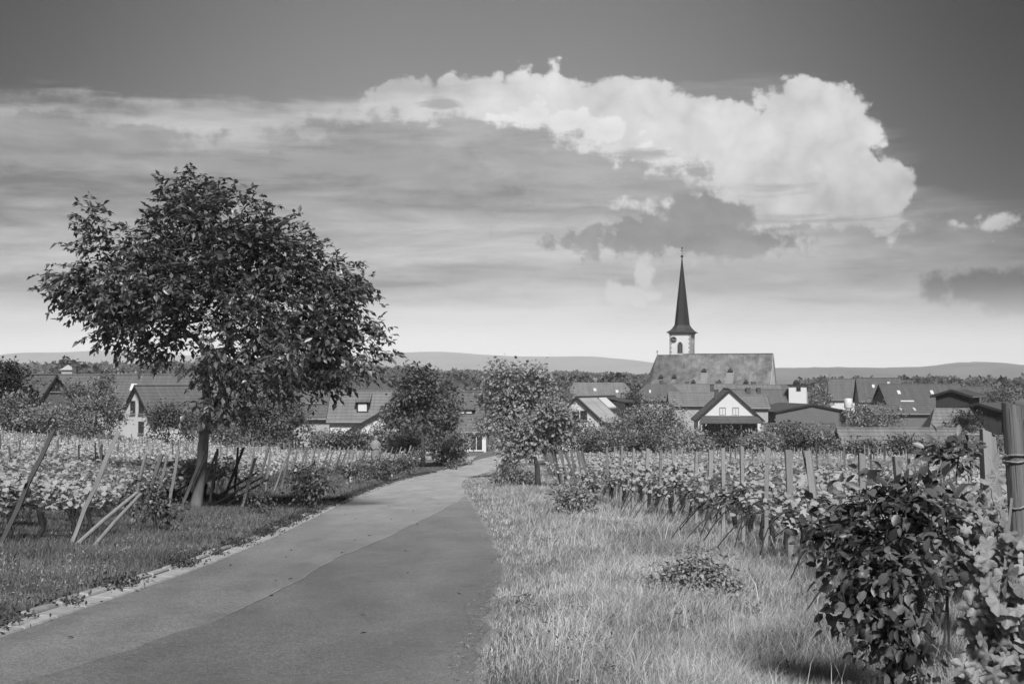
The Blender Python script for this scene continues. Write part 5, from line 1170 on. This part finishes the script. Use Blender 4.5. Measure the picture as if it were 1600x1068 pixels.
def round_post():
    y = 8.0; x = 2.93; z0 = g(x, y); root = empty('round_post', (x, y, z0)); tag(root, 'thick round weathered post wound with wire at the right edge', 'post', 'vine posts')
    top = P(1580, 632, y); dx = top.x - x; hz = top.z - z0
    o = link('shaft', post_mesh('shaft', .112, .112, 1.0, 900, Mt['wood_r'], True), root)
    sh = Vector((dx, 0, hz)); o.scale = (1, 1, sh.length); o.rotation_euler = (0, math.atan2(dx, hz), 0)
    for q, t in enumerate((.86, .845, .72)):
        c = sh * t; pts = [c + Vector((.066 * math.cos(a), .066 * math.sin(a), .012 * math.sin(a * 2 + q) + .02 * math.cos(a))) for a in np.linspace(0, 2 * math.pi, 15)]
        MB().tube(pts, .006, 5).build('wire_loop', Mt['steel'], root)
    a = sh * .86 + Vector((-.06, -.03, 0)); MB().tube([a, a + Vector((-.05, -.02, .02)), a + Vector((-.08, -.02, -.04)), a + Vector((-.1, 0, -.01))], .005, 5).build('wire_end', Mt['steel'], root)
    MB().tube([sh * .74 + Vector((-.05, -.04, 0)), Vector((-.22, -.1, .95)), Vector((-.42, -.15, .3)), Vector((-.5, -.15, -.1))], .008, 5).build('stay_wire', Mt['steel'], root)
round_post()
for px0, py0, px1, py1, y, lab, w in [(1562, 900, 1538, 672, 11.6, 'grey plank post with a notched head left of the round post', 1.25), (1590, 880, 1545, 680, 11.75, 'slanting brace plank behind the notched plank post', 1.1)]:
    x = (px0 - 800) / F * y; z = g(x, y); p1 = P(px1, py1, y); 
    v = Vector((p1.x - x, 0, p1.z - z)); o = link('vine_post', PM[3]); o.location = (x, y, z); o.scale = (w, w, v.length); o.rotation_euler = (0, math.atan2(v.x, v.z), .1); tag(o, lab, 'post', 'vine posts')

# ------------------------------------------------------------------ statue, railing, small posts
def statue():
    D = 92.; x = (587 - 800) / F * D; z0 = g(x, D); k = D / F
    root = empty('statue', (x, D, z0), R(20)); tag(root, 'pale stone statue of a robed figure standing among the left vines', 'statue')
    ht = EYE + (HORIZ - 680.5) * k - z0
    MB().box(-.34, .34, -.34, .34, -.2, ht - 1.62).build('plinth', Mt['stone'], root)
    b = ht - 1.62; prof = [(.26, .22, 0), (.27, .23, .2), (.26, .22, .5), (.27, .23, .8), (.34, .26, 1.0), (.33, .23, 1.16), (.22, .17, 1.29), (.09, .09, 1.36), (.085, .09, 1.39), (.10, .11, 1.44), (.115, .125, 1.51), (.105, .115, 1.58), (.06, .07, 1.63), (.01, .01, 1.65)]
    vs = []; fs = []; n = 20
    for j, (a, c, z) in enumerate(prof):
        for q in range(n):
            t = 2 * math.pi * q / n; f = 1 + .05 * math.sin(t * 7 + z * 2) * (z < 1.1); vs.append((a * f * math.cos(t) + (.03 if z > 1.35 else 0), c * f * math.sin(t), b + z))
    for j in range(len(prof) - 1):
        for q in range(n): fs.append((j * n + q, j * n + (q + 1) % n, (j + 1) * n + (q + 1) % n, (j + 1) * n + q))
    fs += [tuple(range(n))[::-1], tuple(range((len(prof) - 1) * n, len(prof) * n))]
    MB().add(vs, fs).build('figure', Mt['statue'], root, True)
    for s in (-1, 1): MB().tube([(s * .26, 0, b + 1.16), (s * .31, -.05, b + .95), (s * .2, -.2, b + .8), (.02 * s, -.25, b + .86)], [.075, .07, .06, .045], 8).build('sleeve', Mt['statue'], root, True)
statue()
def railing():
    x0, y0 = gp(663, 722); xa, ya = gp(684, 721); z0 = g(xa, ya); root = empty('railing', (xa, ya, z0)); tag(root, 'low pale metal railing at the bend left of the lane', 'railing')
    k = ya / F; h = EYE + (HORIZ - 706.5) * k - z0; x0 = (663 - 684) * k; x1 = (714 - 684) * k
    MB().tube([(x0, 0, h), (x1, 0, h)], .035, 8).build('rail', Mt['tank'], root)
    MB().tube([(x0, 0, h * .55), (x1, 0, h * .55)], .025, 8).build('rail', Mt['tank'], root)
    for q, x in enumerate((x0, 0, x1)): MB().box(x - .05, x + .05, -.05, .05, -.3, h + (.02 if q == 1 else 0)).build('post', Mt['tank'] if q == 1 else Mt['wood_d'], root)
    MB().box(-.22, .22, -.09, -.055, h - .12, h + .08).build('plate', Mt['tank'], root)
railing()
for i, (px, py, pt, lab) in enumerate([(543, 757, 726, 'left of the two white stub posts at the left row ends'), (549, 755, 727, 'right of the two white stub posts at the left row ends')]):
    x, y = gp(px, py); k = y / F; o = MB().lathe([(.07, -.1), (.07, (py - pt) * k - .06), (.05, (py - pt) * k)], 0, 0, 10).build('stub_post', Mt['white']); o.location = (x, y, g(x, y)); tag(o, lab, 'post', 'white stub posts')
def pole_pile():
    x, y = gp(768, 752); z = g(x, y); r = random.Random(4)
    for i in range(9):
        a = -.75 + .3 * i + r.uniform(-.1, .1); o = MB().tube([(0, 0, -.05), (.22 + .1 * r.random(), .03, .5), (.42, .06 * i, .95)], [.04, .035, .03], 6).build('stacked_stake', Mt['wood_d'])
        xx = x + .45 * i * .42; yy = y + .12 * i; o.location = (xx, yy, g(xx, yy)); o.rotation_euler = (0, 0, r.uniform(-.25, .25)); tag(o, '%s dark leaning stake from the lane under the crooked apple tree' % nth(i + 1), 'stake', 'stakes leaning under the apple tree')
pole_pile()
tree('wild_bush', 'wispy bush over the leaning stakes by the bend', 800, 66, [(800, 735, 26, 14), (785, 742, 18, 10), (820, 742, 20, 10)], 60, 24, .16, .13, .07, Mt['leaf_m'], Mt['bark_d'], .04, 14, cat='bush', fork=1, tip=.008)
tree('wild_bush', 'tangled bush with arching stems at the first leaning right posts', 890, 36, [(892, 772, 26, 13), (872, 770, 16, 12), (915, 776, 20, 11)], 46, 20, .13, .1, .07, Mt['leaf_p'], Mt['cane'], .03, 15, cat='bush', fork=1, tip=.007)

# ------------------------------------------------------------------ haze
hz = MB().box(-12500, 12500, -600, 11500, -45, 190).build('haze', None); tag(hz, kind='stuff')
hm = bpy.data.materials.new('haze'); hm.use_nodes = True; hm.node_tree.nodes.clear()
vo = hm.node_tree.nodes.new('ShaderNodeVolumePrincipled'); vo.inputs['Color'].default_value = (.97, .97, .97, 1); vo.inputs['Density'].default_value = 1.2e-4; vo.inputs['Anisotropy'].default_value = -.35
ho = hm.node_tree.nodes.new('ShaderNodeOutputMaterial'); hm.node_tree.links.new(vo.outputs[0], ho.inputs['Volume']); hz.data.materials.append(hm)
